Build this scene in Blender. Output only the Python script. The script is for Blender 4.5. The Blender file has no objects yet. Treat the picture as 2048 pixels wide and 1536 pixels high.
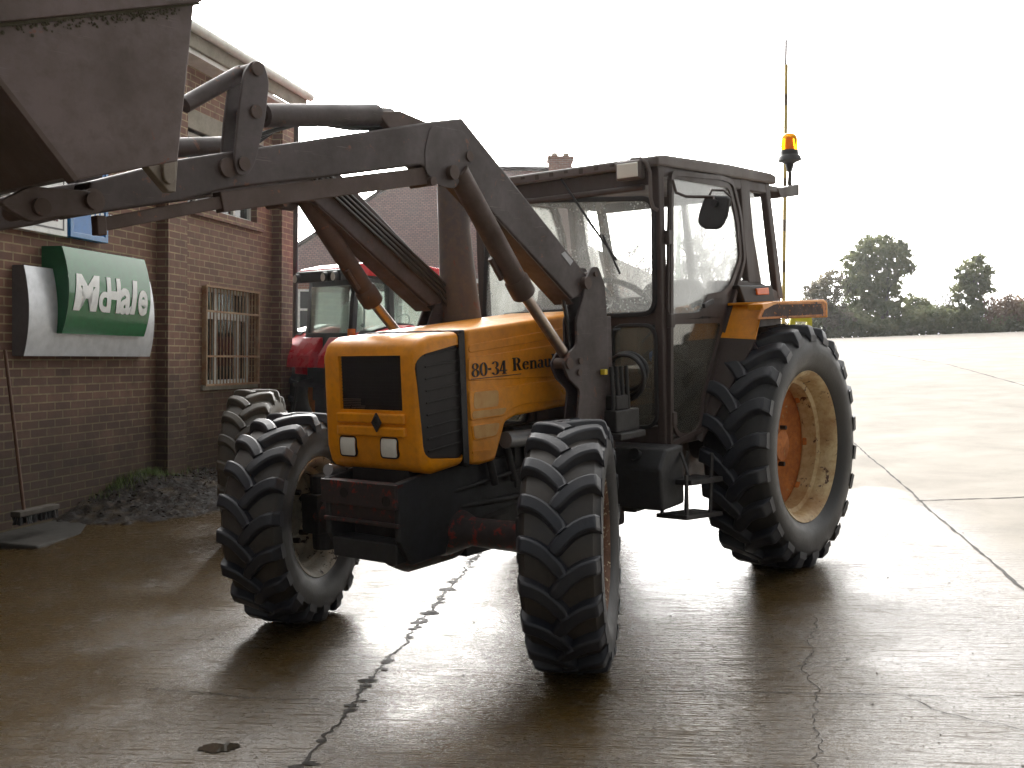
import bpy, math, random
from mathutils import Vector, Matrix
random.seed(7)
R = math.radians
scene = bpy.context.scene
SKYC = 400.
HAZE = .0004
EXPO = 0.
COL = scene.collection

# ------------------------------------------------------------------ camera solve
F = 2127.75                                        # focal length in pixels of the 2048 wide photograph
TC = Vector((4.01257, 3.82471, 1.65048))           # camera in the tractor's frame
TD = Vector((-0.780616, -0.622229, -0.058899)); TR = Vector((-0.621262, 0.782787, -0.035742)); TU = Vector((-0.068345, -0.008691, 0.997624))
UW = Vector((0.012, -0.0255, 1)).normalized()      # true vertical seen by the camera (right, forward, up)
FW = (Vector((0, 1, 0)) - UW * UW.y).normalized(); RW = FW.cross(UW).normalized()
CAMZ = 1.65
def cam2w(c): return Vector((c.dot(RW), c.dot(FW), c.dot(UW)))
def t2c(v): return Vector((v.dot(TR), v.dot(TD), v.dot(TU)))
def t2w(v): return cam2w(t2c(Vector(v) - TC)) + Vector((0, 0, CAMZ))
o_ = t2w((0, 0, 0))
MT = Matrix.Identity(4)
for i, a in enumerate(((1, 0, 0), (0, 1, 0), (0, 0, 1))):
    c = t2w(a) - o_
    for j in range(3): MT[j][i] = c[j]
for j in range(3): MT[j][3] = o_[j]
MTI = MT.inverted()
def tray(x, y): return TD + TR * ((x - 1024) / F) - TU * ((y - 768) / F)
def onX(x, y, X):
    v = tray(x, y); return TC + v * ((X - TC.x) / v.x)
def onY(x, y, Y):
    v = tray(x, y); return TC + v * ((Y - TC.y) / v.y)
def onZ(x, y, Z):
    v = tray(x, y); return TC + v * ((Z - TC.z) / v.z)
def XZ(pts, Y): return [(q.x, q.z) for q in (onY(a, b, Y) for a, b in pts)]
def YZ(pts, X): return [(q.y, q.z) for q in (onX(a, b, X) for a, b in pts)]
def wpt(x, y, D):                                  # world point at forward distance D
    c = Vector(((x - 1024) / F, 1, -(y - 768) / F)) * D
    return cam2w(c) + Vector((0, 0, CAMZ))
def gz(x, y):                                      # height of the yard in world
    n = MT.to_3x3() @ Vector((0, 0, 1)); 
    return o_.z - (n.x * (x - o_.x) + n.y * (y - o_.y)) / n.z

# ------------------------------------------------------------------ mesh helpers
class MB:
    def __init__(s): s.v = []; s.f = []
    def add(s, vs, fs):
        n = len(s.v); s.v += [tuple(q) for q in vs]; s.f += [tuple(n + i for i in g) for g in fs]; return s
    def box(s, a, b):
        x0, y0, z0 = (min(a[i], b[i]) for i in range(3)); x1, y1, z1 = (max(a[i], b[i]) for i in range(3))
        return s.add([(x0,y0,z0),(x1,y0,z0),(x1,y1,z0),(x0,y1,z0),(x0,y0,z1),(x1,y0,z1),(x1,y1,z1),(x0,y1,z1)],
                     [(0,3,2,1),(4,5,6,7),(0,1,5,4),(1,2,6,5),(2,3,7,6),(3,0,4,7)])
    def bar(s, p, q, w, h, up=(0, 0, 1)):
        p = Vector(p); q = Vector(q); d = (q - p).normalized(); u = Vector(up)
        if abs(d.dot(u)) > .98: u = Vector((1, 0, 0))
        sd = d.cross(u).normalized(); u = sd.cross(d).normalized()
        vs = [c + sd * a * w / 2 + u * b * h / 2 for c in (p, q) for a, b in ((-1,-1),(1,-1),(1,1),(-1,1))]
        return s.add(vs, [(0,1,2,3),(7,6,5,4),(0,4,5,1),(1,5,6,2),(2,6,7,3),(3,7,4,0)])
    def prism(s, poly, ax, t0, t1):                # ax: axis of extrusion
        m = {'Y': lambda a, b, t: (a, t, b), 'X': lambda a, b, t: (t, a, b), 'Z': lambda a, b, t: (a, b, t)}[ax]
        n = len(poly)
        ar = sum(poly[i][0] * poly[(i+1) % n][1] - poly[(i+1) % n][0] * poly[i][1] for i in range(n))
        p = poly if ar > 0 else poly[::-1]
        if ax == 'Y': p = p[::-1]
        lo, hi = min(t0, t1), max(t0, t1)
        vs = [m(a, b, lo) for a, b in p] + [m(a, b, hi) for a, b in p]
        return s.add(vs, [tuple(range(n))[::-1], tuple(range(n, 2*n))] + [(i, (i+1) % n, n + (i+1) % n, n + i) for i in range(n)])
    def ring(s, po, pi, ax, t0, t1):               # flat frame with a hole; equal counts
        m = {'Y': lambda a, b, t: (a, t, b), 'X': lambda a, b, t: (t, a, b), 'Z': lambda a, b, t: (a, b, t)}[ax]
        n = len(po); vs = []
        for t in (t0, t1): vs += [m(a, b, t) for a, b in po] + [m(a, b, t) for a, b in pi]
        fs = []
        for i in range(n):
            j = (i + 1) % n
            fs += [(i, j, n+j, n+i), (2*n+i, 3*n+i, 3*n+j, 2*n+j), (i, 2*n+i, 2*n+j, j), (n+i, n+j, 3*n+j, 3*n+i)]
        return s.add(vs, fs)
    def tube(s, pts, r, n=10, cap=True):
        pts = [Vector(q) for q in pts]; rr = r if isinstance(r, (list, tuple)) else [r] * len(pts)
        d0 = (pts[1] - pts[0]).normalized(); u = Vector((0, 0, 1))
        if abs(d0.dot(u)) > .95: u = Vector((1, 0, 0))
        a = d0.cross(u).normalized(); vs = []
        for i, q in enumerate(pts):
            d = (pts[min(i+1, len(pts)-1)] - pts[max(i-1, 0)]).normalized()
            a = (a - d * a.dot(d)).normalized(); b = d.cross(a)
            vs += [q + (a * math.cos(k * 2*math.pi/n) + b * math.sin(k * 2*math.pi/n)) * rr[i] for k in range(n)]
        fs = [(i*n+k, i*n+(k+1) % n, (i+1)*n+(k+1) % n, (i+1)*n+k) for i in range(len(pts)-1) for k in range(n)]
        if cap: fs += [tuple(range(n))[::-1], tuple((len(pts)-1)*n + k for k in range(n))]
        return s.add(vs, fs)
    def lathe(s, prof, ax='Y', c=(0, 0, 0), n=32):  # prof: (radius, height along axis)
        c = Vector(c); vs = []; m = len(prof)
        for k in range(n):
            a = 2*math.pi*k/n; ca, sa = math.cos(a), math.sin(a)
            for r, h in prof:
                q = {'Y': (r*ca, h, r*sa), 'X': (h, r*ca, r*sa), 'Z': (r*ca, r*sa, h)}[ax]
                vs.append(c + Vector(q))
        return s.add(vs, [(k*m+i, ((k+1) % n)*m+i, ((k+1) % n)*m+i+1, k*m+i+1) for k in range(n) for i in range(m-1)])
    def build(s, name, mat, parent=None, bevel=0, smooth=False, world=None, uv=False, seg=2):
        me = bpy.data.meshes.new(name); me.from_pydata(s.v, [], s.f); me.update()
        if uv:
            l = me.uv_layers.new(name='UVMap')
            for p in me.polygons:
                nn = p.normal; ax = max(range(3), key=lambda i: abs(nn[i]))
                for li in p.loop_indices:
                    q = me.vertices[me.loops[li].vertex_index].co
                    l.data[li].uv = ((q.y, q.z) if ax == 0 else (q.x, q.z) if ax == 1 else (q.x, q.y))
        if smooth:
            for p in me.polygons: p.use_smooth = True
            try: me.set_sharp_from_angle(angle=R(38))
            except Exception: pass
        me.materials.append(mat)
        o = bpy.data.objects.new(name, me); COL.objects.link(o)
        if parent: o.parent = parent
        if world is not None: o.matrix_world = world
        if bevel:
            b = o.modifiers.new('bevel', 'BEVEL'); b.width = bevel; b.segments = seg; b.limit_method = 'ANGLE'; b.angle_limit = R(35)
        return o

def rrect(x0, z0, x1, z1, r, n=5):
    if isinstance(r, (int, float)): r = (r,) * 4
    out = []
    for (cx, cz, a0, q) in ((x1 - r[0], z0 + r[0], -90, r[0]), (x1 - r[1], z1 - r[1], 0, r[1]), (x0 + r[2], z1 - r[2], 90, r[2]), (x0 + r[3], z0 + r[3], 180, r[3])):
        for k in range(n + 1):
            a = R(a0 + 90 * k / n); out.append((cx + q * math.cos(a), cz + q * math.sin(a)))
    return out
def roundpoly(p, r, n=4):                          # round the corners of any polygon, fixed count per corner
    out = []; m = len(p)
    for i in range(m):
        a, b, c = (Vector(p[(i + k) % m]) for k in (-1, 0, 1))
        u = (a - b); w = (c - b); q = min(r, u.length * .45, w.length * .45)
        s_, e = b + u.normalized() * q, b + w.normalized() * q
        for k in range(n + 1):
            t = k / n; out.append(tuple(s_ * (1-t)**2 + b * 2*t*(1-t) + e * t*t))
    return out
def inset(p, d):                                   # crude inward offset, same count
    m = len(p); ar = sum(p[i][0]*p[(i+1) % m][1] - p[(i+1) % m][0]*p[i][1] for i in range(m)); sg = 1 if ar > 0 else -1
    out = []
    for i in range(m):
        a, b, c = (Vector(p[(i + k) % m]) for k in (-1, 0, 1))
        e1 = (b - a).normalized(); e2 = (c - b).normalized()
        n1 = Vector((-e1.y, e1.x)) * sg; n2 = Vector((-e2.y, e2.x)) * sg; nn = (n1 + n2)
        nn = nn.normalized() / max(.35, math.sqrt(max(0, (1 + n1.dot(n2)) / 2)))
        out.append(tuple(b + nn * d))
    return out
def tag(o, label=None, cat=None, group=None, kind=None):
    if label: o['label'] = label
    if cat: o['category'] = cat
    if group: o['group'] = group
    if kind: o['kind'] = kind
    return o
def empty(name, parent=None, world=None, loc=None):
    o = bpy.data.objects.new(name, None); COL.objects.link(o); o.empty_display_size = .2
    if parent: o.parent = parent
    if world is not None: o.matrix_world = world
    if loc: o.location = loc
    return o

# ------------------------------------------------------------------ materials
def newmat(name):
    m = bpy.data.materials.new(name); m.use_nodes = True; nt = m.node_tree
    return m, nt, nt.nodes['Principled BSDF']
def N(nt, t, **kw):
    n = nt.nodes.new(t)
    for k, v in kw.items():
        if k.startswith('i_'): n.inputs[k[2:].replace('_', ' ')].default_value = v
        else: setattr(n, k, v)
    return n
def noise(nt, vec, scale, detail=4, rough=.55, dist=0):
    n = N(nt, 'ShaderNodeTexNoise'); n.inputs['Scale'].default_value = scale; n.inputs['Detail'].default_value = detail
    n.inputs['Roughness'].default_value = rough; n.inputs['Distortion'].default_value = dist
    if vec is not None: nt.links.new(vec, n.inputs['Vector'])
    return n.outputs['Fac']
def ramp(nt, fac, stops):
    n = N(nt, 'ShaderNodeValToRGB'); e = n.color_ramp.elements
    while len(e) < len(stops): e.new(.5)
    for k, (p, c) in enumerate(stops):
        e[k].position = p; e[k].color = (c, c, c, 1) if isinstance(c, (int, float)) else (*c, 1)
    nt.links.new(fac, n.inputs['Fac']); return n.outputs['Color']
def mix(nt, fac, a, b, mode='MIX'):
    n = N(nt, 'ShaderNodeMix', data_type='RGBA', blend_type=mode)
    for s, val in ((n.inputs[0], fac), (n.inputs[6], a), (n.inputs[7], b)):
        if hasattr(val, 'links') or isinstance(val, bpy.types.NodeSocket): nt.links.new(val, s)
        elif isinstance(val, (int, float)) and s == n.inputs[0]: s.default_value = val
        elif isinstance(val, (int, float)): s.default_value = (val, val, val, 1)
        else: s.default_value = (*val, 1)
    return n.outputs[2]
def math_(nt, op, a, b=0., c=None):
    n = N(nt, 'ShaderNodeMath', operation=op)
    for i, v in enumerate((a, b, c)):
        if v is None: continue
        if isinstance(v, bpy.types.NodeSocket): nt.links.new(v, n.inputs[i])
        else: n.inputs[i].default_value = v
    return n.outputs[0]
def mapping(nt, vec, scale=(1, 1, 1), rot=(0, 0, 0), loc=(0, 0, 0)):
    n = N(nt, 'ShaderNodeMapping'); n.inputs['Scale'].default_value = scale; n.inputs['Rotation'].default_value = rot; n.inputs['Location'].default_value = loc
    nt.links.new(vec, n.inputs['Vector']); return n.outputs[0]
def objc(nt): return N(nt, 'ShaderNodeTexCoord').outputs['Object']
def bump(nt, h, strength=.3, dist=.01, prev=None):
    n = N(nt, 'ShaderNodeBump'); n.inputs['Strength'].default_value = strength; n.inputs['Distance'].default_value = dist
    nt.links.new(h, n.inputs['Height'])
    if prev is not None: nt.links.new(prev, n.inputs['Normal'])
    return n.outputs[0]
def paint(name, col, dirt=(.05, .04, .03), amount=.4, scale=4, rough=.45, metal=0., chip=None, chipamt=.62, bstr=.15, streak=False, scratch=None):
    m, nt, b = newmat(name); v = objc(nt)
    vv = mapping(nt, v, (1, 1, .25)) if streak else v
    n1 = noise(nt, vv, scale, 6, .65); n2 = noise(nt, v, scale * 9, 4, .6)
    c = mix(nt, math_(nt, 'MULTIPLY', ramp(nt, n1, [(.38, 0), (.72, 1)]), amount), col, dirt)
    c = mix(nt, math_(nt, 'MULTIPLY', ramp(nt, n2, [(.45, 0), (.75, 1)]), amount * .6), c, dirt)
    if chip:
        n3 = noise(nt, v, scale * 3.1, 8, .72, .4); c = mix(nt, ramp(nt, n3, [(chipamt, 0), (chipamt + .03, 1)]), c, chip)
    if scratch:
        for rot, th in (((.5, .3, .9), .66), ((1.2, .8, .2), .68)):
            n4 = noise(nt, mapping(nt, v, (1.5, 1.5, 60), rot), 3, 3, .6); n5 = noise(nt, v, 2.3, 3)
            c = mix(nt, math_(nt, 'MULTIPLY', ramp(nt, n4, [(th, 0), (th + .02, .7)]), ramp(nt, n5, [(.5, 0), (.6, 1)])), c, scratch)
    nt.links.new(c, b.inputs['Base Color']); b.inputs['Metallic'].default_value = metal
    r_ = ramp(nt, n1, [(.3, max(0, rough - .1)), (.75, min(1, rough + .25))]); nt.links.new(r_, b.inputs['Roughness'])
    nt.links.new(bump(nt, n2, bstr, .004), b.inputs['Normal'])
    return m
def plain(name, col, rough=.5, metal=0., alpha=None):
    m, nt, b = newmat(name); v = objc(nt); n = noise(nt, v, 12, 4)
    c = mix(nt, ramp(nt, n, [(.3, 0), (.8, 1)]), col, tuple(q * .7 for q in col)); nt.links.new(c, b.inputs['Base Color'])
    b.inputs['Roughness'].default_value = rough; b.inputs['Metallic'].default_value = metal
    return m
M = {}
M['orange'] = paint('orange_paint', (.86, .32, .003), (.36, .12, .010), .50, 3.5, .33, chip=(.05, .022, .012), chipamt=.685, bstr=.06)
M['orange2'] = paint('orange_paint_stained', (.70, .22, .006), (.10, .035, .012), .75, 5, .5, chip=(.02, .012, .01), chipamt=.56, bstr=.1)
M['boom'] = paint('loader_paint', (.062, .044, .043), (.026, .017, .013), .85, 4, .5, chip=(.12, .05, .03), chipamt=.61, scratch=(.15, .125, .11))
M['boomrust'] = paint('loader_rust', (.075, .046, .036), (.05, .03, .02), .7, 7, .6, chip=(.16, .06, .03), chipamt=.62)
M['bear'] = paint('worn_bare_steel', (.24, .21, .17), (.12, .09, .07), .5, 12, .5)
M['bucket'] = paint('bucket_paint', (.118, .084, .078), (.05, .032, .022), .95, 2.8, .5, chip=(.15, .05, .028), chipamt=.64, scratch=(.24, .20, .17))
M['bucketfloor'] = paint('bucket_floor_steel', (.07, .045, .032), (.035, .022, .014), .7, 4, .6, chip=(.12, .06, .03), chipamt=.66)
M['moss'] = paint('mossy_mud', (.06, .05, .028), (.03, .03, .012), .6, 14, .9, bstr=.8)
M['rustpatch'] = paint('rust_patch', (.045, .016, .008), (.02, .009, .006), .6, 12, .7, chip=(.55, .17, .01), chipamt=.60)
M['cab'] = paint('cab_paint', (.052, .036, .032), (.045, .03, .022), .6, 6, .5, chip=(.12, .045, .028), chipamt=.66, streak=True)
M['cabroof'] = paint('cab_roof_paint', (.12, .098, .088), (.07, .05, .042), .5, 3, .55)
M['dark'] = paint('dark_iron', (.010, .009, .010), (.018, .013, .010), .5, 7, .5, chip=(.10, .02, .012), chipamt=.68, bstr=.4)
M['grey'] = paint('grey_enamel', (.026, .027, .030), (.014, .012, .010), .6, 5, .5, chip=(.16, .02, .012), chipamt=.70)
M['redrust'] = paint('red_oxide', (.035, .024, .024), (.02, .015, .014), .6, 6, .5, chip=(.17, .018, .013), chipamt=.56)
M['black'] = plain('black_rubber', (.014, .014, .015), .55)
M['hose'] = plain('hose_rubber', (.012, .012, .013), .38)
M['grille'] = plain('grille_dark', (.012, .007, .006), .7)
M['louvre'] = plain('louvre_black', (.011, .007, .006), .6)
M['chrome'] = plain('chrome', (.75, .72, .68), .16, 1.)
M['rod'] = paint('piston_rod', (.42, .36, .32), (.2, .13, .1), .5, 8, .3, 1.)
M['cream'] = paint('cream_rim', (.62, .50, .27), (.30, .14, .035), .95, 4, .45, chip=(.07, .025, .010), chipamt=.59, bstr=.4)
M['rustdisc'] = paint('rusty_disc', (.55, .17, .016), (.20, .05, .01), .8, 5, .65, chip=(.45, .32, .12), chipamt=.62, bstr=.4)
M['rustrim'] = paint('rusty_rim', (.13, .05, .018), (.03, .014, .008), .8, 12, .7, chip=(.5, .42, .26), chipamt=.57, bstr=.4)
M['whiterim'] = paint('white_rim', (.42, .40, .33), (.12, .08, .04), .5, 6, .5, chip=(.02, .012, .01), chipamt=.57)
M['exhaust'] = paint('exhaust_shield', (.065, .05, .05), (.17, .105, .05), .7, 3, .5, chip=(.14, .05, .03), chipamt=.62, streak=True)
M['decal'] = plain('decal_black', (.012, .01, .012), .4)
M['oldsticker'] = paint('worn_sticker', (.62, .36, .12), (.5, .2, .03), .7, 16, .5)
M['yellowtag'] = plain('yellow_plastic', (.75, .55, .03), .5)
M['lamp'] = plain('amber_lens', (.8, .16, .01), .25)
M['seat'] = plain('seat_vinyl', (.03, .03, .032), .6)
M['galv'] = plain('galvanised', (.35, .35, .36), .4, .6)
M['headlight'] = None
def tyremat(name, c1, c2, dust=0):
    m, nt, b = newmat(name); v = objc(nt); n = noise(nt, v, 5, 6, .65); n2 = noise(nt, v, 60, 3)
    c = mix(nt, ramp(nt, n, [(.4, 0), (.68, 1)]), c1, c2)
    if dust:
        sp = N(nt, 'ShaderNodeSeparateXYZ'); nt.links.new(v, sp.inputs[0]); rr = math_(nt, 'SQRT', math_(nt, 'ADD', math_(nt, 'POWER', math_(nt, 'ABSOLUTE', sp.outputs[0]), 2.), math_(nt, 'POWER', math_(nt, 'ABSOLUTE', sp.outputs[2]), 2.)))
        f = math_(nt, 'MULTIPLY', ramp(nt, math_(nt, 'MULTIPLY_ADD', rr, 10., -10 * dust + .5), [(.3, 0), (.6, 1)]), ramp(nt, n, [(.3, .35), (.6, .9)])); c = mix(nt, f, c, (.05, .041, .033))
    nt.links.new(c, b.inputs['Base Color'])
    nt.links.new(ramp(nt, n, [(.3, .34), (.75, .62)]), b.inputs['Roughness'])
    nt.links.new(bump(nt, n2, .25, .003), b.inputs['Normal']); return m
M['tyre'] = tyremat('tyre_rubber', (.010, .010, .012), (.020, .018, .016))
M['tyre_front'] = tyremat('dusty_tyre_rubber', (.010, .010, .012), (.018, .016, .014), .525)
M['lug'] = tyremat('tyre_lug_rubber', (.015, .017, .024), (.024, .024, .028))
M['tyre_old'] = tyremat('old_tyre_rubber', (.05, .043, .033), (.085, .07, .05))
# headlight glass
m, nt, b = newmat('headlight_glass'); v = objc(nt)
w = N(nt, 'ShaderNodeTexWave', wave_type='BANDS', bands_direction='Y'); w.inputs['Scale'].default_value = 24; nt.links.new(v, w.inputs['Vector'])
b.inputs['Base Color'].default_value = (.85, .85, .78, 1); b.inputs['Roughness'].default_value = .15; b.inputs['Metallic'].default_value = .2
nt.links.new(bump(nt, w.outputs['Fac'], .25, .003), b.inputs['Normal']); M['headlight'] = m
# dirty glass: dusty film over a clear pane, with droplets
def glass(name, dirt_lo, dirt_hi, tint=(.9, .93, .92), dust=(.55, .55, .52), scale=5, drops=True):
    m = bpy.data.materials.new(name); m.use_nodes = True; nt = m.node_tree; nt.nodes.clear(); v = objc(nt)
    out = N(nt, 'ShaderNodeOutputMaterial'); tr = N(nt, 'ShaderNodeBsdfTransparent'); tr.inputs[0].default_value = (*tint, 1)
    tl = N(nt, 'ShaderNodeBsdfTranslucent'); tl.inputs[0].default_value = (*dust, 1)
    df = N(nt, 'ShaderNodeBsdfDiffuse'); df.inputs[0].default_value = (*[q * .6 for q in dust], 1)
    gl = N(nt, 'ShaderNodeBsdfGlossy'); gl.inputs[0].default_value = (1, 1, 1, 1); gl.inputs['Roughness'].default_value = .05
    ad = N(nt, 'ShaderNodeMixShader'); ad.inputs[0].default_value = .12; nt.links.new(tl.outputs[0], ad.inputs[1]); nt.links.new(df.outputs[0], ad.inputs[2])
    n1 = noise(nt, mapping(nt, v, (1, 1, .35)), scale, 7, .7, .3)
    fac = ramp(nt, n1, [(.3, dirt_lo), (.75, dirt_hi)])
    if drops:
        vo = N(nt, 'ShaderNodeTexVoronoi'); vo.inputs['Scale'].default_value = 38; nt.links.new(v, vo.inputs['Vector'])
        d = ramp(nt, vo.outputs['Distance'], [(.16, 1), (.24, 0)])
        big = ramp(nt, noise(nt, v, 6, 2), [(.45, 0), (.6, 1)])
        fac = mix(nt, math_(nt, 'MULTIPLY', math_(nt, 'MULTIPLY', d, big), .5), fac, 1.)
    mx = N(nt, 'ShaderNodeMixShader'); nt.links.new(fac, mx.inputs[0]); nt.links.new(tr.outputs[0], mx.inputs[1]); nt.links.new(ad.outputs[0], mx.inputs[2])
    fr = N(nt, 'ShaderNodeFresnel'); fr.inputs[0].default_value = 1.45
    m2 = N(nt, 'ShaderNodeMixShader'); nt.links.new(math_(nt, 'MULTIPLY', fr.outputs[0], .8), m2.inputs[0]); nt.links.new(mx.outputs[0], m2.inputs[1]); nt.links.new(gl.outputs[0], m2.inputs[2])
    nt.links.new(m2.outputs[0], out.inputs['Surface']); return m
M['glass'] = glass('dusty_cab_glass', .09, .38, tint=(.98, .99, .98), dust=(.92, .92, .9))
M['glassdirty'] = glass('filthy_cab_glass', .30, .7, dust=(.85, .85, .82), scale=7)
M['glasslow'] = glass('lower_cab_glass', .06, .26, tint=(.80, .78, .72), dust=(.35, .33, .29), drops=False)
M['glassgreen'] = glass('green_tinted_glass', .08, .22, tint=(.93, .975, .95), dust=(.55, .62, .58), drops=False)
M['houseglass'] = plain('window_pane_dark', (.03, .035, .035), .08)
# ------------------------------------------------------------------ wheels
def tyre_mesh(Rr, W, rl, lug, nl, cur=2.3, sweep=.29, lw=.052, flat=0.):
    Rc = Rr - lug; h = W / 2
    prof = [(rl - .005, h * .60), (rl + .015, h * .78), (rl + (Rc - rl) * .30, h * .97), (rl + (Rc - rl) * .55, h * 1.0), (rl + (Rc - rl) * .78, h * .97), (Rc - .045, h * .93), (Rc - .016, h * .80), (Rc - .004, h * .4), (Rc, 0)]
    prof = prof + [(r, -y) for r, y in prof[-2::-1]]
    m = MB().lathe(prof, 'Y', n=72)
    def rad(y):
        t = min(1, abs(y) / h); return Rc - .005 * t * t - (.040 * max(0, (t - .72) / .28) ** 1.6)
    l = MB(); K = 10
    for k in range(2 * nl):
        sd = 1 if k % 2 == 0 else -1; th0 = math.pi * k / nl
        rows = []
        for i in range(K + 1):
            t = i / K; y = -.022 + (h * 1.0 + .022) * t
            th = th0 + sweep * (1 - (1 - t) ** cur)
            yn = y * sd; r0 = rad(y) if i < K else Rc - .055; hw = lw * (.50 + .12 * t); tw = hw * .74
            top = (Rr - .006 * t * t - (.03 * max(0, (t - .8) / .2) ** 2)) if i < K else Rc - .03
            if i == 0: tw *= .7; top -= .004
            rows.append((yn, th, r0, hw, tw, top))
        n0 = len(l.v)
        for i, (y, th, r0, hw, tw, top) in enumerate(rows):
            # direction across the bar: mix of circumferential and axial
            a = rows[max(0, i-1)]; b = rows[min(K, i+1)]
            dy = b[0] - a[0]; ds = (b[1] - a[1]) * Rr; L = math.hypot(dy, ds); cy, cs = -ds / L, dy / L
            if sd < 0: cy, cs = -cy, -cs
            for (w_, rr) in ((-hw, r0 - .006), (-tw, top), (tw, top), (hw, r0 - .006)):
                yy = y + cy * w_; tt = th + cs * w_ / Rr
                yy = max(-h * 1.02, min(h * 1.02, yy))
                l.v.append((rr * math.cos(tt), yy, rr * math.sin(tt)))
        for i in range(K):
            for j in range(3):
                q = (n0+i*4+j, n0+i*4+j+1, n0+i*4+j+5, n0+i*4+j+4); l.f.append(q if sd < 0 else q[::-1])
        l.f.append((n0, n0+1, n0+2, n0+3)); e = n0 + K * 4; l.f.append((e, e+1, e+2, e+3))
    return m, l
def make_wheel(name, parent, loc, rz, Rr, W, rl, lug, nl, side, kind, tm='tyre', lm='lug', sweep=.235, lw=.074):
    disc = MB()
    if kind == 'rear':
        disc.lathe([(rl * .90, -.03 * side), (rl * .86, -.06 * side), (rl * .66, -.11 * side), (rl * .50, -.125 * side), (rl * .43, -.08 * side), (rl * .3, -.07 * side), (.11, -.06 * side), (.10, .0 * side), (0.001, .01 * side)], 'Y', n=40)
    else:
        disc.lathe([(rl * .9, .02 * side), (rl * .7, .07 * side), (rl * .55, .075 * side), (rl * .5, .03 * side), (.12, .03 * side), (.11, .10 * side), (.001, .11 * side)], 'Y', n=32)
    hub = disc.build(name, M['rustdisc'] if kind == 'rear' else M['whiterim'] if side < 0 else M['rustrim'], parent, smooth=True)
    hub.location = loc; hub.rotation_euler = (0, 0, rz)
    t, l = tyre_mesh(Rr, W, rl, lug, nl, sweep=sweep, lw=lw)
    ty = t.build('tyre', M[tm], hub, smooth=True)
    lo = l.build('tread', M[lm], hub, bevel=.010, smooth=True); 
    rim = MB(); h = W / 2 * .80
    # two lathed flanges and a stepped well
    rim.lathe([(rl + .012, h), (rl + .022, h * .93), (rl + .006, h * .82), (rl - .012, h * .75), (rl - .022, h * .42), (rl - .05, h * .34), (rl - .055, -h * .2), (rl - .02, -h * .4), (rl - .008, -h * .8), (rl + .022, -h * .93), (rl + .012, -h)][::1], 'Y', n=64)
    rim.lathe([(rl + .012, -h), (rl + .002, -h * .93), (rl - .028, -h * .75), (rl - .04, -h * .4), (rl - .07, -h * .2), (rl - .065, h * .34), (rl - .04, h * .42), (rl - .03, h * .75), (rl - .008, h * .92), (rl + .012, h)], 'Y', n=64)
    ro = rim.build('rim', M['cream'] if kind == 'rear' else (M['whiterim'] if side < 0 else M['rustrim']), hub, smooth=True)
    nb = 8
    for k in range(nb):
        a = 2 * math.pi * k / nb + .2; rr = rl * (.36 if kind == 'rear' else .42)
        c = Vector((rr * math.cos(a), -.07 * side if kind == 'rear' else 0, rr * math.sin(a))); MB().tube([c + Vector((0, -.02 * side, 0)), c + Vector((0, .035 * side if kind == 'rear' else .06 * side, 0))], .016, 6).build('wheel_bolt', M['dark'], hub)
    if kind == 'rear':
        for k in range(8):
            a = 2 * math.pi * k / 8 + .1; c = Vector((rl * .86 * math.cos(a), -.04 * side, rl * .86 * math.sin(a)))
            MB().bar(c, c * 1.03 + Vector((0, .03 * side, 0)), .05, .03, (0, 1, 0)).build('rim_lug', M['rustdisc'], hub, bevel=.004)
    return hub

# ================================================================== ORANGE TRACTOR
T = empty('tractor', world=MT)
tag(T, 'large orange tractor with a dark cab, standing on wet concrete in the foreground', 'tractor')
SY = .34
RF, RRr = .594, .789
ST = R(27)
wfl = make_wheel('front_wheel', T, (-.06, .915, RF - .010), R(28.5), RF, .37, .325, .042, 19, 1, 'front', 'tyre_front')
wfr = make_wheel('front_wheel', T, (.09, -.905, RF - .010), R(22), RF, .37, .325, .042, 19, -1, 'front', 'tyre_front')
wrl = make_wheel('rear_wheel', T, (-2.49, .885, RRr - .012), 0, RRr, .44, .475, .05, 22, 1, 'rear', sweep=.22, lw=.092)
wrr = make_wheel('rear_wheel', T, (-2.49, -.885, RRr - .012), 0, RRr, .44, .475, .05, 22, -1, 'rear', sweep=.22, lw=.092)
for w_, a in ((wfl, 11), (wfr, 4), (wrl, 3), (wrr, 9)):
    w_.rotation_mode = 'ZYX'; z = w_.rotation_euler[2]
    w_.rotation_mode = 'XYZ'; w_.matrix_local = Matrix.Translation(w_.location) @ Matrix.Rotation(z, 4, 'Z') @ Matrix.Rotation(R(a), 4, 'Y')

def boolcut(o, cutters):
    objs = []
    for c in cutters:
        k = c.build('cutter', M['dark'], None); k.parent = o.parent; objs.append(k)
        md = o.modifiers.new('cut', 'BOOLEAN'); md.operation = 'DIFFERENCE'; md.object = k; md.solver = 'EXACT'
    bpy.context.view_layer.update()
    dg = bpy.context.evaluated_depsgraph_get(); me = bpy.data.meshes.new_from_object(o.evaluated_get(dg))
    o.modifiers.clear(); o.data = me
    for k in objs: bpy.data.objects.remove(k)
    return o
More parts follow.
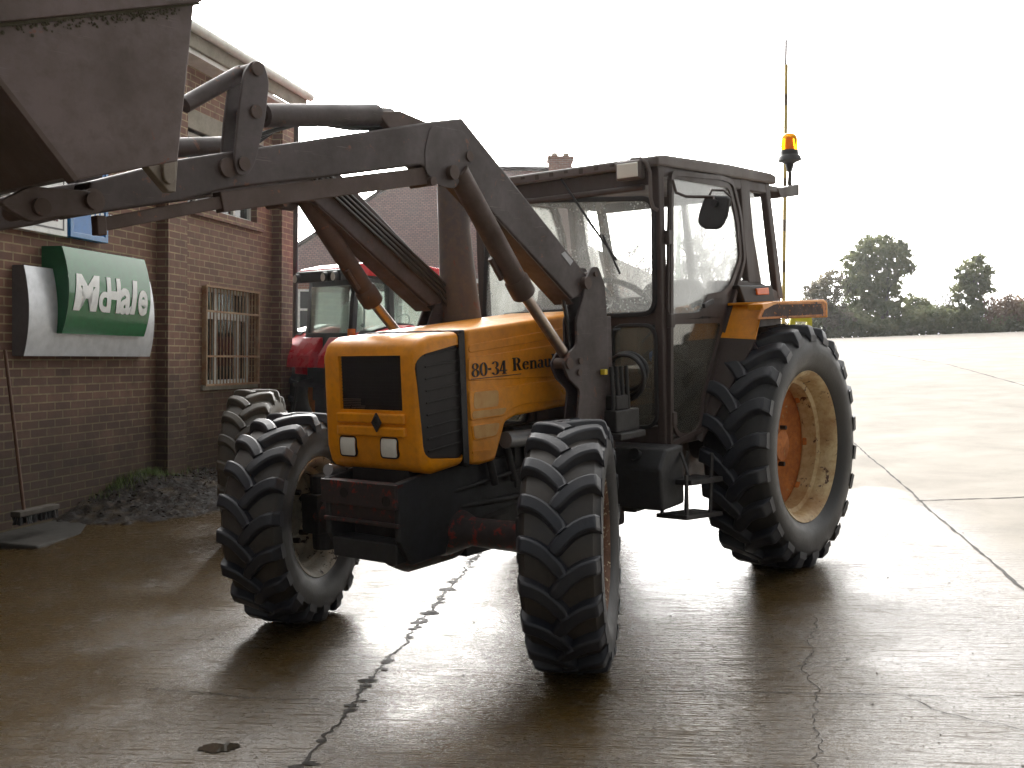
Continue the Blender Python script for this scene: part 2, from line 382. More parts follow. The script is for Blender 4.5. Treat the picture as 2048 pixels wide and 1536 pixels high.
# nose cowl
prof = [(.03, .945), (.26, .925), (.325, .945), (.35, 1.05), (.352, 1.50), (.325, 1.572), (.25, 1.60), (.03, 1.612)]
nose = MB().prism(prof, 'Y', -SY, SY).build('nose_cowl', M['orange'], T, bevel=.04, seg=5)
gy = YZ([(676, 712.5), (800, 711), (798, 822), (677, 820)], .352)
y0, y1 = gy[0][0], gy[1][0]; z0, z1 = gy[2][1], gy[0][1]
sv0 = XZ([(835, 712), (908, 688), (921, 919), (850, 918)], SY); sv0[1] = (.02, sv0[1][1] + .004); sv0[2] = (.02, sv0[2][1]); sv = roundpoly(sv0, .06, 5)
boolcut(nose, [MB().box((.2, y0, z0), (.6, y1, z1)), MB().prism(sv, 'Y', .30, .5), MB().prism(sv, 'Y', -.5, -.30)])
for p in nose.data.polygons: p.use_smooth = True
try: nose.data.set_sharp_from_angle(angle=R(32))
except Exception: pass
g = MB(); g.box((.325, y0 - .01, z0 - .01), (.330, y1 + .01, z1 + .01))
for k in range(26):
    y = y0 + (y1 - y0) * (k + .5) / 26; g.box((.331, y - .0014, z0), (.333, y + .0014, z1))
for k in range(16):
    z = z0 + (z1 - z0) * (k + .5) / 16; g.box((.333, y0, z - .0014), (.335, y1, z + .0014))
g.build('radiator_grille', M['grille'], nose)
g = MB()                                           # the shiny cores showing at the foot of the grille
for k in range(21):
    for j in range(6 if k < 17 else 2): g.box((.336, y0 + .010 + k * .0075 + (j % 2) * .003, z0 + .006 + j * .0085), (.338, y0 + .013 + k * .0075 + (j % 2) * .003, z0 + .011 + j * .0085))
g.build('radiator_core', M['rod'], nose)
for s in (1, -1):
    g = MB(); g.prism(inset([(.035, 0)] and roundpoly([(max(.036, a), b) for a, b in sv0], .055, 5), .002), 'Y', s * .302, s * .326)
    zz = 1.035
    while zz < 1.50:
        g.prism([(.04, zz + .02), (.29, zz), (.29, zz + .010), (.04, zz + .030)], 'Y', s * .325, s * .332); zz += .058
    g.build('side_louvre', M['louvre'], nose, bevel=.003)
# slats, groove and badge of the nose
for za, zb in ((1.172, 1.222), (1.108, 1.158)):
    MB().prism([(y0 - .02, za), (y1 + .02, za), (y1 + .02, zb), (y0 - .02, zb)], 'X', .345, .366).build('nose_slat', M['orange'], nose, bevel=.008)
bc = onX(753, 845, .37)
rh = [(0, .048), (.033, 0), (0, -.048), (-.033, 0)]; rr_ = lambda k: [(bc.y + a * k, bc.z + b * k) for a, b in rh]
bg = MB().ring(rr_(1), rr_(.62), 'X', .366, .376); bg.ring(rr_(.56), rr_(.2), 'X', .366, .372)
bg.prism(rr_(.99), 'X', .3655, .3675); bg.build('badge', M['grey'], nose, bevel=.002)
for px, py in ((697, 892), (779, 896)):
    c = onX(px, py, .352)
    fr = rrect(c.y - .055, c.z - .047, c.y + .055, c.z + .047, .016, 4)
    hl = MB().ring(inset(fr, -.006), fr, 'X', .345, .356).build('headlight', M['decal'], nose)
    ln = MB(); n = 8
    for i in range(n + 1):
        for j in range(n + 1):
            a, b_ = i / n * 2 - 1, j / n * 2 - 1
            ln.v.append((.353 + .012 * (1 - (a*a + b_*b_) / 2), c.y + a * .053, c.z + b_ * .045))
    for i in range(n):
        for j in range(n): ln.f.append((i*(n+1)+j, (i+1)*(n+1)+j, (i+1)*(n+1)+j+1, i*(n+1)+j+1))
    ln.build('lens', M['headlight'], hl, smooth=True)
# dark frame behind the nose and the hood
MB().prism([(-.005, .93), (.032, .93), (.032, 1.618), (-.005, 1.618)], 'Y', -SY + .004, SY - .004).build('hood_frame', M['dark'], T, bevel=.01)
lower = XZ([(925, 932), (962, 930), (992, 921), (1003, 880), (1012, 845), (1032, 832), (1120, 815)], SY)
hp = [(-.008, lower[0][1])] + lower[1:] + [(-1.22, 1.17), (-1.22, 1.70), (-.9, 1.678), (-.35, 1.640), (-.008, 1.618)]
hood = MB().prism(hp, 'Y', -SY, SY).build('hood', M['orange'], T, bevel=.022, seg=4)
def press(pts, t=.007, name='pressed_panel', mat='orange', par=None, bev=.006):
    q = roundpoly(XZ(pts, SY), .02, 3); return MB().prism(q, 'Y', SY - .004, SY + t).build(name, M[mat], par or hood, bevel=bev)
press([(937, 690), (1140, 653), (1140, 672), (937, 706)], .005)
press([(936, 716), (1140, 684), (1140, 752), (936, 762)], .006)
press([(937, 783), (1130, 756), (1130, 800), (1048, 808), (1022, 818), (1008, 832), (940, 842)], .006)
press([(942, 850), (1001, 842), (994, 872), (946, 882)], .006)
MB().prism(roundpoly(XZ([(944, 902), (982, 898), (982, 903), (944, 908)], SY), .004, 3), 'Y', SY, SY + .006).build('pressed_rib', M['orange'], hood)
press([(946, 784), (995, 780), (995, 812), (946, 818)], .0075, 'worn_sticker', 'oldsticker', bev=0)
press([(943, 823), (1012, 815), (1006, 828), (943, 838)], .0078, 'worn_sticker', 'oldsticker', bev=0)
press([(944, 852), (998, 845), (991, 870), (948, 878)], .0078, 'worn_sticker', 'oldsticker', bev=0)
# chipped dark seam line on the hood edge
MB().prism(XZ([(916, 668), (923, 667), (935, 925), (927, 926)], SY), 'Y', SY - .002, SY + .0035).build('hood_seal', M['dark'], hood)

# --- serif lettering drawn stroke by stroke
class Glyph:
    def __init__(s): s.m = MB()
    def box(s, x0, y0, x1, y1): s.m.prism([(x0, y0), (x1, y0), (x1, y1), (x0, y1)], 'Y', 0, .003)
    def poly(s, p): s.m.prism(p, 'Y', 0, .003)
    def arc(s, cx, cy, rx, ry, a0, a1, tx, ty, n=14):
        o = []; i_ = []
        for k in range(n + 1):
            a = R(a0 + (a1 - a0) * k / n); o.append((cx + rx * math.cos(a), cy + ry * math.sin(a))); i_.append((cx + (rx - tx) * math.cos(a), cy + (ry - ty) * math.sin(a)))
        for k in range(n): s.m.prism([o[k], o[k+1], i_[k+1], i_[k]], 'Y', 0, .003)
def g_draw(ch, G, x):
    b, a, e = G.box, G.arc, G.poly
    if ch == '8': a(x+.27, .76, .23, .24, 0, 360, .12, .05); a(x+.27, .27, .27, .28, 0, 360, .15, .05); return .58
    if ch == '0': a(x+.27, .5, .27, .51, 0, 360, .15, .05); return .58
    if ch == '-': b(x+.03, .40, x+.22, .55); return .29
    if ch == '3': a(x+.24, .75, .25, .25, -85, 165, .14, .05); a(x+.24, .26, .27, .27, -165, 85, .15, .05); return .56
    if ch == '4': b(x+.27, 0, x+.42, 1); e([(x, .24), (x+.09, .24), (x+.32, 1), (x+.27, 1)]); b(x, .22, x+.54, .30); b(x+.18, 0, x+.5, .05); return .6
    if ch == 'R': b(x+.06, 0, x+.22, 1); b(x, 0, x+.28, .06); b(x, .94, x+.3, 1); a(x+.28, .74, .27, .26, -90, 90, .15, .06); b(x+.2, .48, x+.3, .54); e([(x+.28, .5), (x+.42, .5), (x+.60, 0), (x+.44, 0)]); b(x+.5, 0, x+.66, .06); return .7
    if ch == 'e': a(x+.24, .33, .24, .34, 20, 330, .14, .05); b(x+.08, .35, x+.46, .41); return .52
    if ch in 'nu':
        if ch == 'n': b(x+.05, 0, x+.19, .66); b(x, .6, x+.1, .66); b(x, 0, x+.25, .05); a(x+.3, .42, .19, .25, 0, 150, .13, .06); b(x+.36, 0, x+.49, .42); b(x+.30, 0, x+.55, .05)
        else: b(x+.04, .2, x+.18, .66); b(x, .61, x+.1, .66); a(x+.24, .22, .2, .23, 180, 330, .14, .06); b(x+.34, 0, x+.48, .66); b(x+.28, .61, x+.4, .66); b(x+.4, 0, x+.54, .05)
        return .58
    if ch == 'a': b(x+.26, .05, x+.40, .5); a(x+.22, .47, .18, .2, 0, 165, .13, .05); a(x+.18, .19, .18, .20, 60, 320, .12, .05); b(x+.34, 0, x+.48, .06); return .5
    if ch == 'l': b(x+.05, 0, x+.19, 1); b(x, .94, x+.1, 1); b(x, 0, x+.25, .05); return .3
    if ch == 't': b(x+.07, .08, x+.2, .85); b(x, .6, x+.3, .66); a(x+.24, .15, .17, .16, 180, 320, .12, .05); return .36
    return .28
def word(txt, p0, p1, hgt, name):                  # baseline from pixel p0 to pixel p1 on the side plane
    G = Glyph(); x = 0
    for ch in txt: x += g_draw(ch, G, x)
    a = onY(*p0, SY); b = onY(*p1, SY); d = (b - a); k = d.length / x; ex = d.normalized(); ez = Vector((ex.z, 0, -ex.x)) * (1 if ex.x < 0 else -1)
    G.m.v = [tuple(a + ex * (q[0] * k) + ez * (q[2] * hgt) + Vector((0, .0085 + q[1], 0))) for q in G.m.v]
    return G.m.build(name, M['decal'], hood)
hh = (onY(942, 726, SY) - onY(942, 754, SY)).length
word('80-34', (941, 755), (1013, 747), hh, 'model_lettering')
word('Renault', (1023, 742), (1118, 731), hh * .98, 'maker_lettering')
MB().prism(XZ([(940, 758), (1040, 747), (1040, 748.6), (940, 759.6)], SY), 'Y', SY + .006, SY + .0085).build('lettering_line', M['decal'], hood)

# engine, chassis, bumper frame, axle
e = MB(); e.box((-1.3, -.20, .52), (.30, .20, 1.02)); e.box((-1.1, -.16, .42), (-.15, .16, .55)); e.box((-2.9, -.26, .50), (-1.2, .26, 1.0))
for k in range(5): e.tube([(-.2 - k * .16, .2, 1.05), (-.2 - k * .16, .29, .98), (-.24 - k * .16, .30, .80)], .022, 8)
e.box((-.95, .18, .75), (-.45, .27, 1.08)); e.box((-.4, .19, .62), (.05, .26, .86))
e.tube([(.1, .24, .72), (-.6, .27, .70), (-1.1, .3, .66)], .02, 8); e.tube([(.05, .25, .8), (-.5, .31, .86), (-1.0, .3, .8)], .013, 8)
e.build('engine_block', M['dark'], T, bevel=.01)
c = onY(1040, 880, .34); MB().tube([c + Vector((.10, -.02, .01)), c + Vector((-.14, -.02, 0))], .045, 16).build('oil_filter', M['galv'], T, smooth=True)
fr = MB()
for s in (1, -1):
    fr.prism([(.44, .90), (.18, .93), (-.5, .93), (-.9, .86), (-.9, .70), (.06, .62), (.12, .50), (.36, .49), (.44, .62)], 'Y', s * .225, s * .262)
fr.box((.30, -.225, .50), (.43, .225, .60))
fr.build('front_frame', M['grey'], T, bevel=.008)
bm_ = MB(); bm_.box((.44, -.262, .775), (.462, .262, .895)); bm_.box((.40, -.262, .875), (.44, .262, .895)); bm_.box((.436, -.262, .685), (.452, .262, .705))
bm_.box((.40, -.25, .70), (.43, .25, .79)); bm_.box((.4, -.262, .684), (.437, .262, .704))
bo = bm_.build('bumper_plate', M['redrust'], T, bevel=.004)
for px, py in ((688, 985), (772, 1003)):
    c = onX(px, py, .463); MB().lathe([(.001, 0), (.026, 0), (.026, .003)], 'X', (.4625, c.y, c.z), 20).build('bolt_hole', M['grille'], bo)
MB().tube([(.28, -.30, .905), (.40, -.27, .93)], .03, 12).build('front_shackle', M['galv'], T, smooth=True)
ax = MB()
ax.lathe([(.001, -.80), (.10, -.80), (.115, -.72), (.075, -.66), (.072, -.40), (.12, -.26), (.165, -.12), (.165, .10), (.12, .22), (.072, .34), (.075, .66), (.115, .72), (.10, .80), (.001, .80)], 'Y', (0, 0, .60), 20)
ax.box((-.13, -.17, .62), (.15, .17, .80)); ax.lathe([(.001, -.25), (.11, -.25), (.13, -.1), (.13, .2), (.08, .3), (.001, .3)], 'X', (0, .05, .53), 18)
ax.build('front_axle', M['redrust'], T, smooth=True)
for s in (1, -1):
    k = MB(); k.tube([(0, s * .77, .40), (0, s * .77, .82)], .075, 16); k.box((-.11, s * .70, .50), (.11, s * .84, .72))
    k.tube([(-.16, s * .68, .52), (-.20, s * .2, .53)], .017, 8); k.build('steering_knuckle', M['grey'], T, bevel=.008)
MB().tube([(-2.49, -.8, RRr), (-2.49, .8, RRr)], [.13, .13], 18).build('rear_axle', M['dark'], T, smooth=True)

# exhaust and air stack at the right of the cab
ex = MB(); ex.tube([(-.85, -.425, 1.655), (-.85, -.44, 1.9), (-.85, -.455, 2.2), (-.85, -.455, 2.47)], [.125, .112, .096, .095], 20, False)
ex.tube([(-.85, -.455, 2.47), (-.85, -.455, 2.30)], [.095, .02], 20, False)
xo = ex.build('exhaust_stack', M['exhaust'], T, smooth=True)
MB().bar((-.80, -.52, 2.475), (-.90, -.34, 2.50), .05, .03).build('stack_clamp', M['dark'], xo, bevel=.005)

# --- cab
CX, CY = -1.33, .69
roof = MB(); roof.prism([(CX + .03, 2.505), (CX + .03, 2.560), (CX - .05, 2.572), (-2.2, 2.592), (-2.80, 2.588), (-2.88, 2.575), (-2.88, 2.520)], 'Y', -CY - .015, CY + .015)
cr = roof.build('cab_roof', M['cabroof'], T, bevel=.012)
vis = MB(); vis.box((CX - .05, -.67, 2.405), (CX + .0, .62, 2.505)); vis.box((CX - .01, -.60, 2.375), (CX + .022, .60, 2.41))
vis.build('roof_header', M['cab'], cr, bevel=.01)
roof = MB()
for k in range(9):
    y = -.5 + k * .11; roof.box((CX + .028, y, 2.515 + (k % 3) * .008), (CX + .033, y + .03, 2.55))
roof.build('roof_vent', M['cab'], cr, bevel=.003)
cab = MB()
def post(a, b, w=.05, d=.05): cab.bar(a, b, w, d, (0, 1, 0))
# front pillars, header rails, sills
for s in (1, -1):
    cab.prism([(CX, .88), (CX - .075, .88), (CX - .06, 2.52), (CX, 2.52)], 'Y', s * (CY - .055), s * CY)
    cab.prism(XZ([(1480, 345), (1497, 350), (1508, 470), (1524, 566), (1498, 566), (1488, 470)], CY), 'Y', s * (CY - .05), s * CY)
    cab.prism([(-2.80, 2.52), (-2.73, 2.52), (-2.90, 1.74), (-2.99, 1.74)], 'Y', s * (CY - .05), s * CY)
    cab.box((CX - .0, s * (CY - .05), 2.45), (-2.8, s * (CY - .002), 2.515))
    cab.prism([(-1.90, 1.60), (-1.98, 1.86), (-2.60, 1.86), (-2.95, 1.78), (-2.95, 1.55), (-2.2, 1.5)], 'Y', s * (CY - .052), s * (CY - .003))
    cab.prism([(CX - .01, .885), (CX - .01, .93), (-1.62, .95), (-1.75, 1.05), (-2.0, 1.52), (-2.1, 1.52), (-2.1, .90)], 'Y', s * (CY - .055), s * (CY - .03))
cab.box((CX - .05, -.66, 1.60), (CX - .008, .64, 1.685))          # rail under the windscreen
cab.box((CX - .05, .28, .885), (CX - .008, .64, 1.01)); cab.box((CX - .05, -.64, .885), (CX - .008, -.28, 1.01))
cab.box((CX - .05, .28, 1.0), (CX - .012, .345, 1.60)); cab.box((CX - .05, -.345, 1.0), (CX - .012, -.28, 1.60))
cab.box((CX - .06, -.28, .9), (CX - .04, .28, 1.60))               # firewall
cab.box((-2.85, -.66, .88), (CX - .06, .66, .92))
cab.box((-2.85, -.64, 2.44), (-2.78, .64, 2.51)); cab.box((-2.98, -.64, 1.72), (-2.90, .64, 1.80))
cab.box((-2.98, -.64, .92), (-2.93, .64, 1.74))
cb = cab.build('cab_frame', M['cab'], T, bevel=.008)
# windscreen with rubber
ws = roundpoly(YZ([(982, 408), (1303, 402), (1306, 622), (972, 640)], CX), .07, 5)
MB().ring(inset(ws, -.03), ws, 'X', CX - .02, CX + .012).build('windscreen_rubber', M['black'], cb, bevel=.006)
MB().prism(ws, 'X', CX - .006, CX).build('windscreen', M['glass'], cb)
for s in (1, -1):                                  # lower front windows
    q = roundpoly([(s * a, b) for a, b in YZ([(1230, 655), (1308, 654), (1312, 850), (1226, 850)], CX)], .07, 5)
    MB().ring(inset(q, -.022), q, 'X', CX - .012, CX + .014).build('window_rubber', M['black'], cb, bevel=.005)
    MB().prism(q, 'X', CX - .006, CX).build('lower_front_window', M['glasslow'], cb)
# doors
dgl = [(1337, 628), (1398, 624), (1411, 588), (1441, 584), (1457, 566), (1475, 515), (1468, 440), (1453, 376), (1340, 356)]
dlow = [(1342, 649), (1438, 646), (1424, 700), (1401, 790), (1395, 850), (1376, 868), (1353, 864), (1343, 835)]
dout = [(1334, 898), (1352, 886), (1404, 862), (1414, 800), (1436, 712), (1452, 650), (1486, 520), (1478, 430), (1462, 362), (1440, 352), (1336, 342)]
for s in (1, -1):
    mir = lambda p: p
    up = roundpoly(XZ(dgl, CY), .045, 4); lo = roundpoly(XZ(dlow, CY), .04, 4)
    dr = MB()
    dr.ring(inset(up, -.035), up, 'Y', s * (CY + .002), s * (CY + .018)); dr.ring(inset(lo, -.03), lo, 'Y', s * (CY + .0), s * (CY + .016))
    ro_ = roundpoly(XZ(dout, CY), .05, 4)
    dr.ring(ro_, inset(ro_, .028), 'Y', s * (CY - .004), s * (CY + .024))
    pl = XZ([(1400, 632), (1440, 635), (1456, 600), (1448, 585), (1414, 590)], CY); dr.prism(pl, 'Y', s * (CY - .002), s * (CY + .006))
    dd = dr.build('cab_door', M['cab'], T, bevel=.005)
    MB().prism(up, 'Y', s * (CY + .002), s * (CY + .007)).build('door_window', M['glass'] if s > 0 else M['glassdirty'], dd)
    MB().prism(lo, 'Y', s * (CY + .002), s * (CY + .007)).build('lower_door_window', M['glasslow'], dd)
    for z in (2.1, 1.62, 1.05): MB().box((CX - .085, s * (CY + .0), z - .04), (CX - .04, s * (CY + .034), z + .04)).build('door_hinge', M['cab'], dd, bevel=.006)
    MB().bar((-1.74, s * (CY + .045), 1.70), (-1.86, s * (CY + .045), 1.73), .02, .03).build('door_handle', M['dark'], dd, bevel=.005)
    sg = roundpoly(XZ([(1500, 385), (1514, 382), (1546, 562), (1527, 562)], CY), .03, 4)
    MB().prism(sg, 'Y', s * (CY - .03), s * (CY - .025)).build('rear_side_window', M['glass'], cb)
MB().add([(-2.80, -.64, 2.44), (-2.80, .64, 2.44), (-2.94, .64, 1.80), (-2.94, -.64, 1.80)], [(0, 1, 2, 3)]).build('rear_window', M['glass'], cb)
MB().bar((-2.83, .02, 2.46), (-2.93, .02, 1.78), .05, .03).build('rear_window_post', M['cab'], cb)
# interior
i_ = MB(); i_.prism([(-1.37, .92), (-1.37, 1.66), (-1.48, 1.70), (-1.62, 1.58), (-1.62, .92)], 'Y', -.20, .22)
i_.build('dashboard', M['seat'], cb, bevel=.02)
sw = MB(); cc = onX(1236, 598, -1.72); nx = Vector((-.55, 0, .83)).normalized(); e1 = Vector((0, 1, 0)); e2 = nx.cross(e1)
sw.tube([cc + (e1 * math.cos(a) + e2 * math.sin(a)) * .21 for a in [2*math.pi*k/28 for k in range(29)]], .019, 8)
for k in range(3):
    a = 2*math.pi*k/3 + .4; sw.tube([cc - nx * .02, cc + (e1 * math.cos(a) + e2 * math.sin(a)) * .21], .009, 6)
sw.tube([cc, cc - nx * .25], .03, 10); sw.build('steering_wheel', M['black'], cb, smooth=True)
st = MB(); st.prism(roundpoly([(-.10, 1.30), (.44, 1.30), (.45, 1.70), (.38, 1.89), (-.02, 1.89), (-.09, 1.70)], .08, 4), 'X', -2.42, -2.30); st.prism(rrect(-.27, -2.35, .27, -1.90, .06), 'Z', 1.20, 1.34) if False else st.box((-2.35, -.10, 1.18), (-1.9, .44, 1.32)); st.box((-2.3, 0, .92), (-2.0, .34, 1.18))
st.build('seat', M['seat'], cb, bevel=.03)
lv = MB(); lv.tube([(-1.75, .33, 1.0), (-1.78, .36, 1.45), (-1.74, .36, 1.62)], .01, 8); lv.tube([(-2.0, -.38, 1.2), (-1.95, -.36, 1.72)], .01, 8); lv.box((-2.5, -.62, 1.0), (-1.9, -.36, 1.42)); lv.box((-2.5, .36, 1.0), (-2.0, .60, 1.36))
lv.build('lever_console', M['seat'], cb, bevel=.01)
MB().box((-1.80, .30, 1.36), (-1.9, .42, 1.43)).build('blue_rag', plain('blue_cloth', (.03, .12, .4), .8), cb, bevel=.02)
# work lamp, handrail, mirror, wiper
c = onX(1258, 341, CX + .06)
wl = MB().box((CX + .02, c.y - .085, c.z - .055), (CX + .075, c.y + .085, c.z + .055)).build('work_lamp', M['cabroof'], cr, bevel=.012)
MB().box((CX + .074, c.y - .07, c.z - .042), (CX + .082, c.y + .07, c.z + .04)).build('lens', M['headlight'], wl, bevel=.01)
MB().tube([onX(1262, 319, CX + .03), onX(1282, 317, CX + .05), onX(1293, 325, CX + .05), onX(1300, 345, CX + .045), onX(1301, 395, CX + .04), onX(1306, 415, CX + .03), onX(1316, 421, CX + .01)], .011, 8).build('grab_rail', M['cabroof'], cb, smooth=True)
mc = onX(1434, 423, -1.42)
ma = MB(); ma.tube([onX(1345, 360, -1.36), onX(1352, 385, -1.37), onX(1372, 393, -1.385), onX(1428, 394, -1.41), mc + Vector((.03, 0, .06))], .009, 8)
ma.tube([onX(1418, 393, -1.41), onX(1424, 380, -1.42), onX(1448, 381, -1.43), onX(1462, 394, -1.44), onX(1461, 412, -1.44)], .007, 8)
mo = ma.build('mirror_arm', M['cab'], cb, smooth=True)
ms = roundpoly(YZ([(1412, 390), (1462, 392), (1455, 435), (1441, 459), (1410, 459), (1396, 447), (1399, 425)], -1.42), .03, 5)
mm = MB().prism(ms, 'X', -1.435, -1.405).build('mirror', M['seat'], mo, bevel=.012, seg=3)
MB().tube([mc + Vector((.035, .0, .045)), mc + Vector((.0, .0, .045))], .02, 12).build('mirror_ball', M['black'], mo, smooth=True)
MB().prism(YZ([(1102, 550), (1148, 548), (1148, 600), (1102, 602)], CX - .03), 'X', CX - .034, CX - .032).build('window_notice', plain('yellowed_paper', (.75, .68, .42), .8), cb)
wi = MB(); wi.tube([onX(1122, 358, CX + .04), onX(1180, 445, CX + .03), onX(1233, 520, CX + .02)], .007, 6); wi.tube([onX(1205, 470, CX + .018), onX(1240, 548, CX + .012)], .006, 6)
wi.build('wiper', M['black'], cb)
MB().tube([onX(1010, 632, CX + .06), onX(1075, 626, CX + .07), onX(1190, 619, CX + .06)], .018, 8).build('wiper_hose', M['hose'], cb, smooth=True)
# rear fenders
for s in (1, -1):
    f = MB(); t = .012
    def sheet(a, b, c, d):
        n = (b - a).cross(d - a).normalized() * t
        f.add([a, b, c, d, a + n, b + n, c + n, d + n], [(0,1,2,3), (7,6,5,4), (0,4,5,1), (1,5,6,2), (2,6,7,3), (3,7,4,0)])
    V = lambda x, y, z: Vector((x, y * s, z))
    A, B = V(-2.18, .69, 1.712), V(-2.18, .915, 1.700); C_, D_ = V(-2.03, .93, 1.485), V(-2.03, .69, 1.50)
    sheet(A, B, C_, D_)
    fo = f.build('rear_fender', M['orange'], T, bevel=.006)
    f = MB(); sheet(D_, C_, V(-1.70, .72, .885), V(-1.69, .69, .90)); f.build('inner_guard', M['cab'], fo)
    f = MB(); f.prism([(-2.14, 1.70), (-2.14, 1.716), (-2.94, 1.722), (-3.0, 1.70), (-3.0, 1.685), (-2.93, 1.706)], 'Y', s * .69, s * 1.0)
    f.prism([(-2.98, 1.71), (-3.0, 1.70), (-3.0, 1.60), (-2.985, 1.60)], 'Y', s * .69, s * 1.0)
    f.prism([(-1.99, 1.70), (-2.20, 1.716), (-2.20, 1.70), (-2.0, 1.66)], 'Y', s * .90, s * 1.0)
    f.build('fender_flare', M['orange'], fo, bevel=.004)
    f = MB(); f.prism([(-1.99, 1.672), (-2.16, 1.716), (-2.995, 1.716), (-2.995, 1.608), (-1.93, 1.608)], 'Y', s * .985, s * .998); fl_ = f.build('flare_lip', M['orange2'], fo, bevel=.003)
    MB().prism(roundpoly([(-2.02, 1.664), (-2.15, 1.694), (-2.90, 1.694), (-2.93, 1.628), (-2.90, 1.622), (-1.98, 1.622)], .01, 3), 'Y', s * .997, s * 1.001).build('rust_patch', M['rustpatch'], fl_)
# marker lamp housing at the foot of the rear pillar
MB().prism(XZ([(1478, 570), (1544, 570), (1552, 606), (1490, 606)], CY + .05), 'Y', CY - .02, CY + .05).build('marker_panel', M['black'], cb, bevel=.01)
q = XZ([(1511, 577), (1535, 575), (1536, 589), (1513, 590)], CY + .052); ml = MB().prism(q, 'Y', CY + .048, CY + .062).build('indicator_lamp', M['lamp'], cb, bevel=.004)
# beacon on its bracket
c = onY(1579, 318, .6)
br = MB(); br.prism(XZ([(1545, 379), (1588, 369), (1588, 392), (1552, 397)], .6), 'Y', .56, .64); br.bar((-2.85, .64, 2.50), (c.x + .1, .6, 2.51), .03, .035)
br.tube([(c.x, .6, 2.54), (c.x, .6, 2.72)], .014, 10); br.tube([(c.x + .03, .6, 2.56), (c.x + .005, .6, 2.66)], .008, 8)
bk = br.build('beacon_bracket', M['cab'], cb, bevel=.005)
MB().lathe([(.02, 0), (.03, .05), (.045, .06), (.085, .075), (.08, .10), (.065, .115), (.062, .15), (.001, .15)], 'Z', (c.x, .6, 2.66), 24).build('beacon_base', M['black'], bk, smooth=True)
m, nt, b = newmat('amber_beacon'); b.inputs['Base Color'].default_value = (1, .52, .01, 1); b.inputs['Roughness'].default_value = .15; b.inputs['Transmission Weight'].default_value = .75; b.inputs['IOR'].default_value = 1.2
MB().lathe([(.060, 0), (.062, .02), (.060, .07), (.052, .10), (.03, .118), (.001, .122)], 'Z', (c.x, .6, 2.81), 28).build('beacon_lens', m, bk, smooth=True)
MB().tube([(c.x, .6, 2.81), (c.x, .6, 2.90)], [.03, .022], 12).build('beacon_bulb', M['lamp'], bk, smooth=True)
# tank and steps
tk = MB().prism([(-1.34, .57), (-1.09, .56), (-1.07, .80), (-1.15, .905), (-1.34, .91)], 'Y', .26, .80)
tk.box((-1.30, .50, .53), (-1.12, .60, .575))
to = tk.build('fuel_tank', M['grey'], T, bevel=.018, seg=3)
c = onX(1270, 914, -1.10); MB().tube([(-1.13, c.y, c.z), (-1.085, c.y, c.z + .02)], .034, 18).build('filler_cap', M['black'], to, smooth=True)
MB().box((-1.30, .24, .42), (-1.10, .42, .62)).build('battery_box', M['dark'], T, bevel=.02)
sp = MB()
for (a, b) in (((1373, 950), (1374, 1038)), ((1424, 905), (1420, 1030))): 
    A, B = onY(*a, .88), onY(*b, .88); sp.bar(A, B, .03, .012, (0, 1, 0)); sp.bar(A + Vector((0, -.16, 0)), B + Vector((0, -.16, 0)), .03, .012, (0, 1, 0))
A, B = onY(1368, 1036, .88), onY(1440, 1026, .88); sp.bar(A + Vector((0, -.08, 0)), B + Vector((0, -.08, 0)), .20, .025)
A, B = onY(1376, 966, .88), onY(1440, 957, .88); sp.bar(A + Vector((0, -.08, 0)), B + Vector((0, -.08, 0)), .20, .03)
A, B = onY(1362, 905, .80), onY(1378, 952, .88); sp.bar(A, B, .03, .012, (0, 1, 0))
sp.build('cab_step', M['dark'], T, bevel=.004)

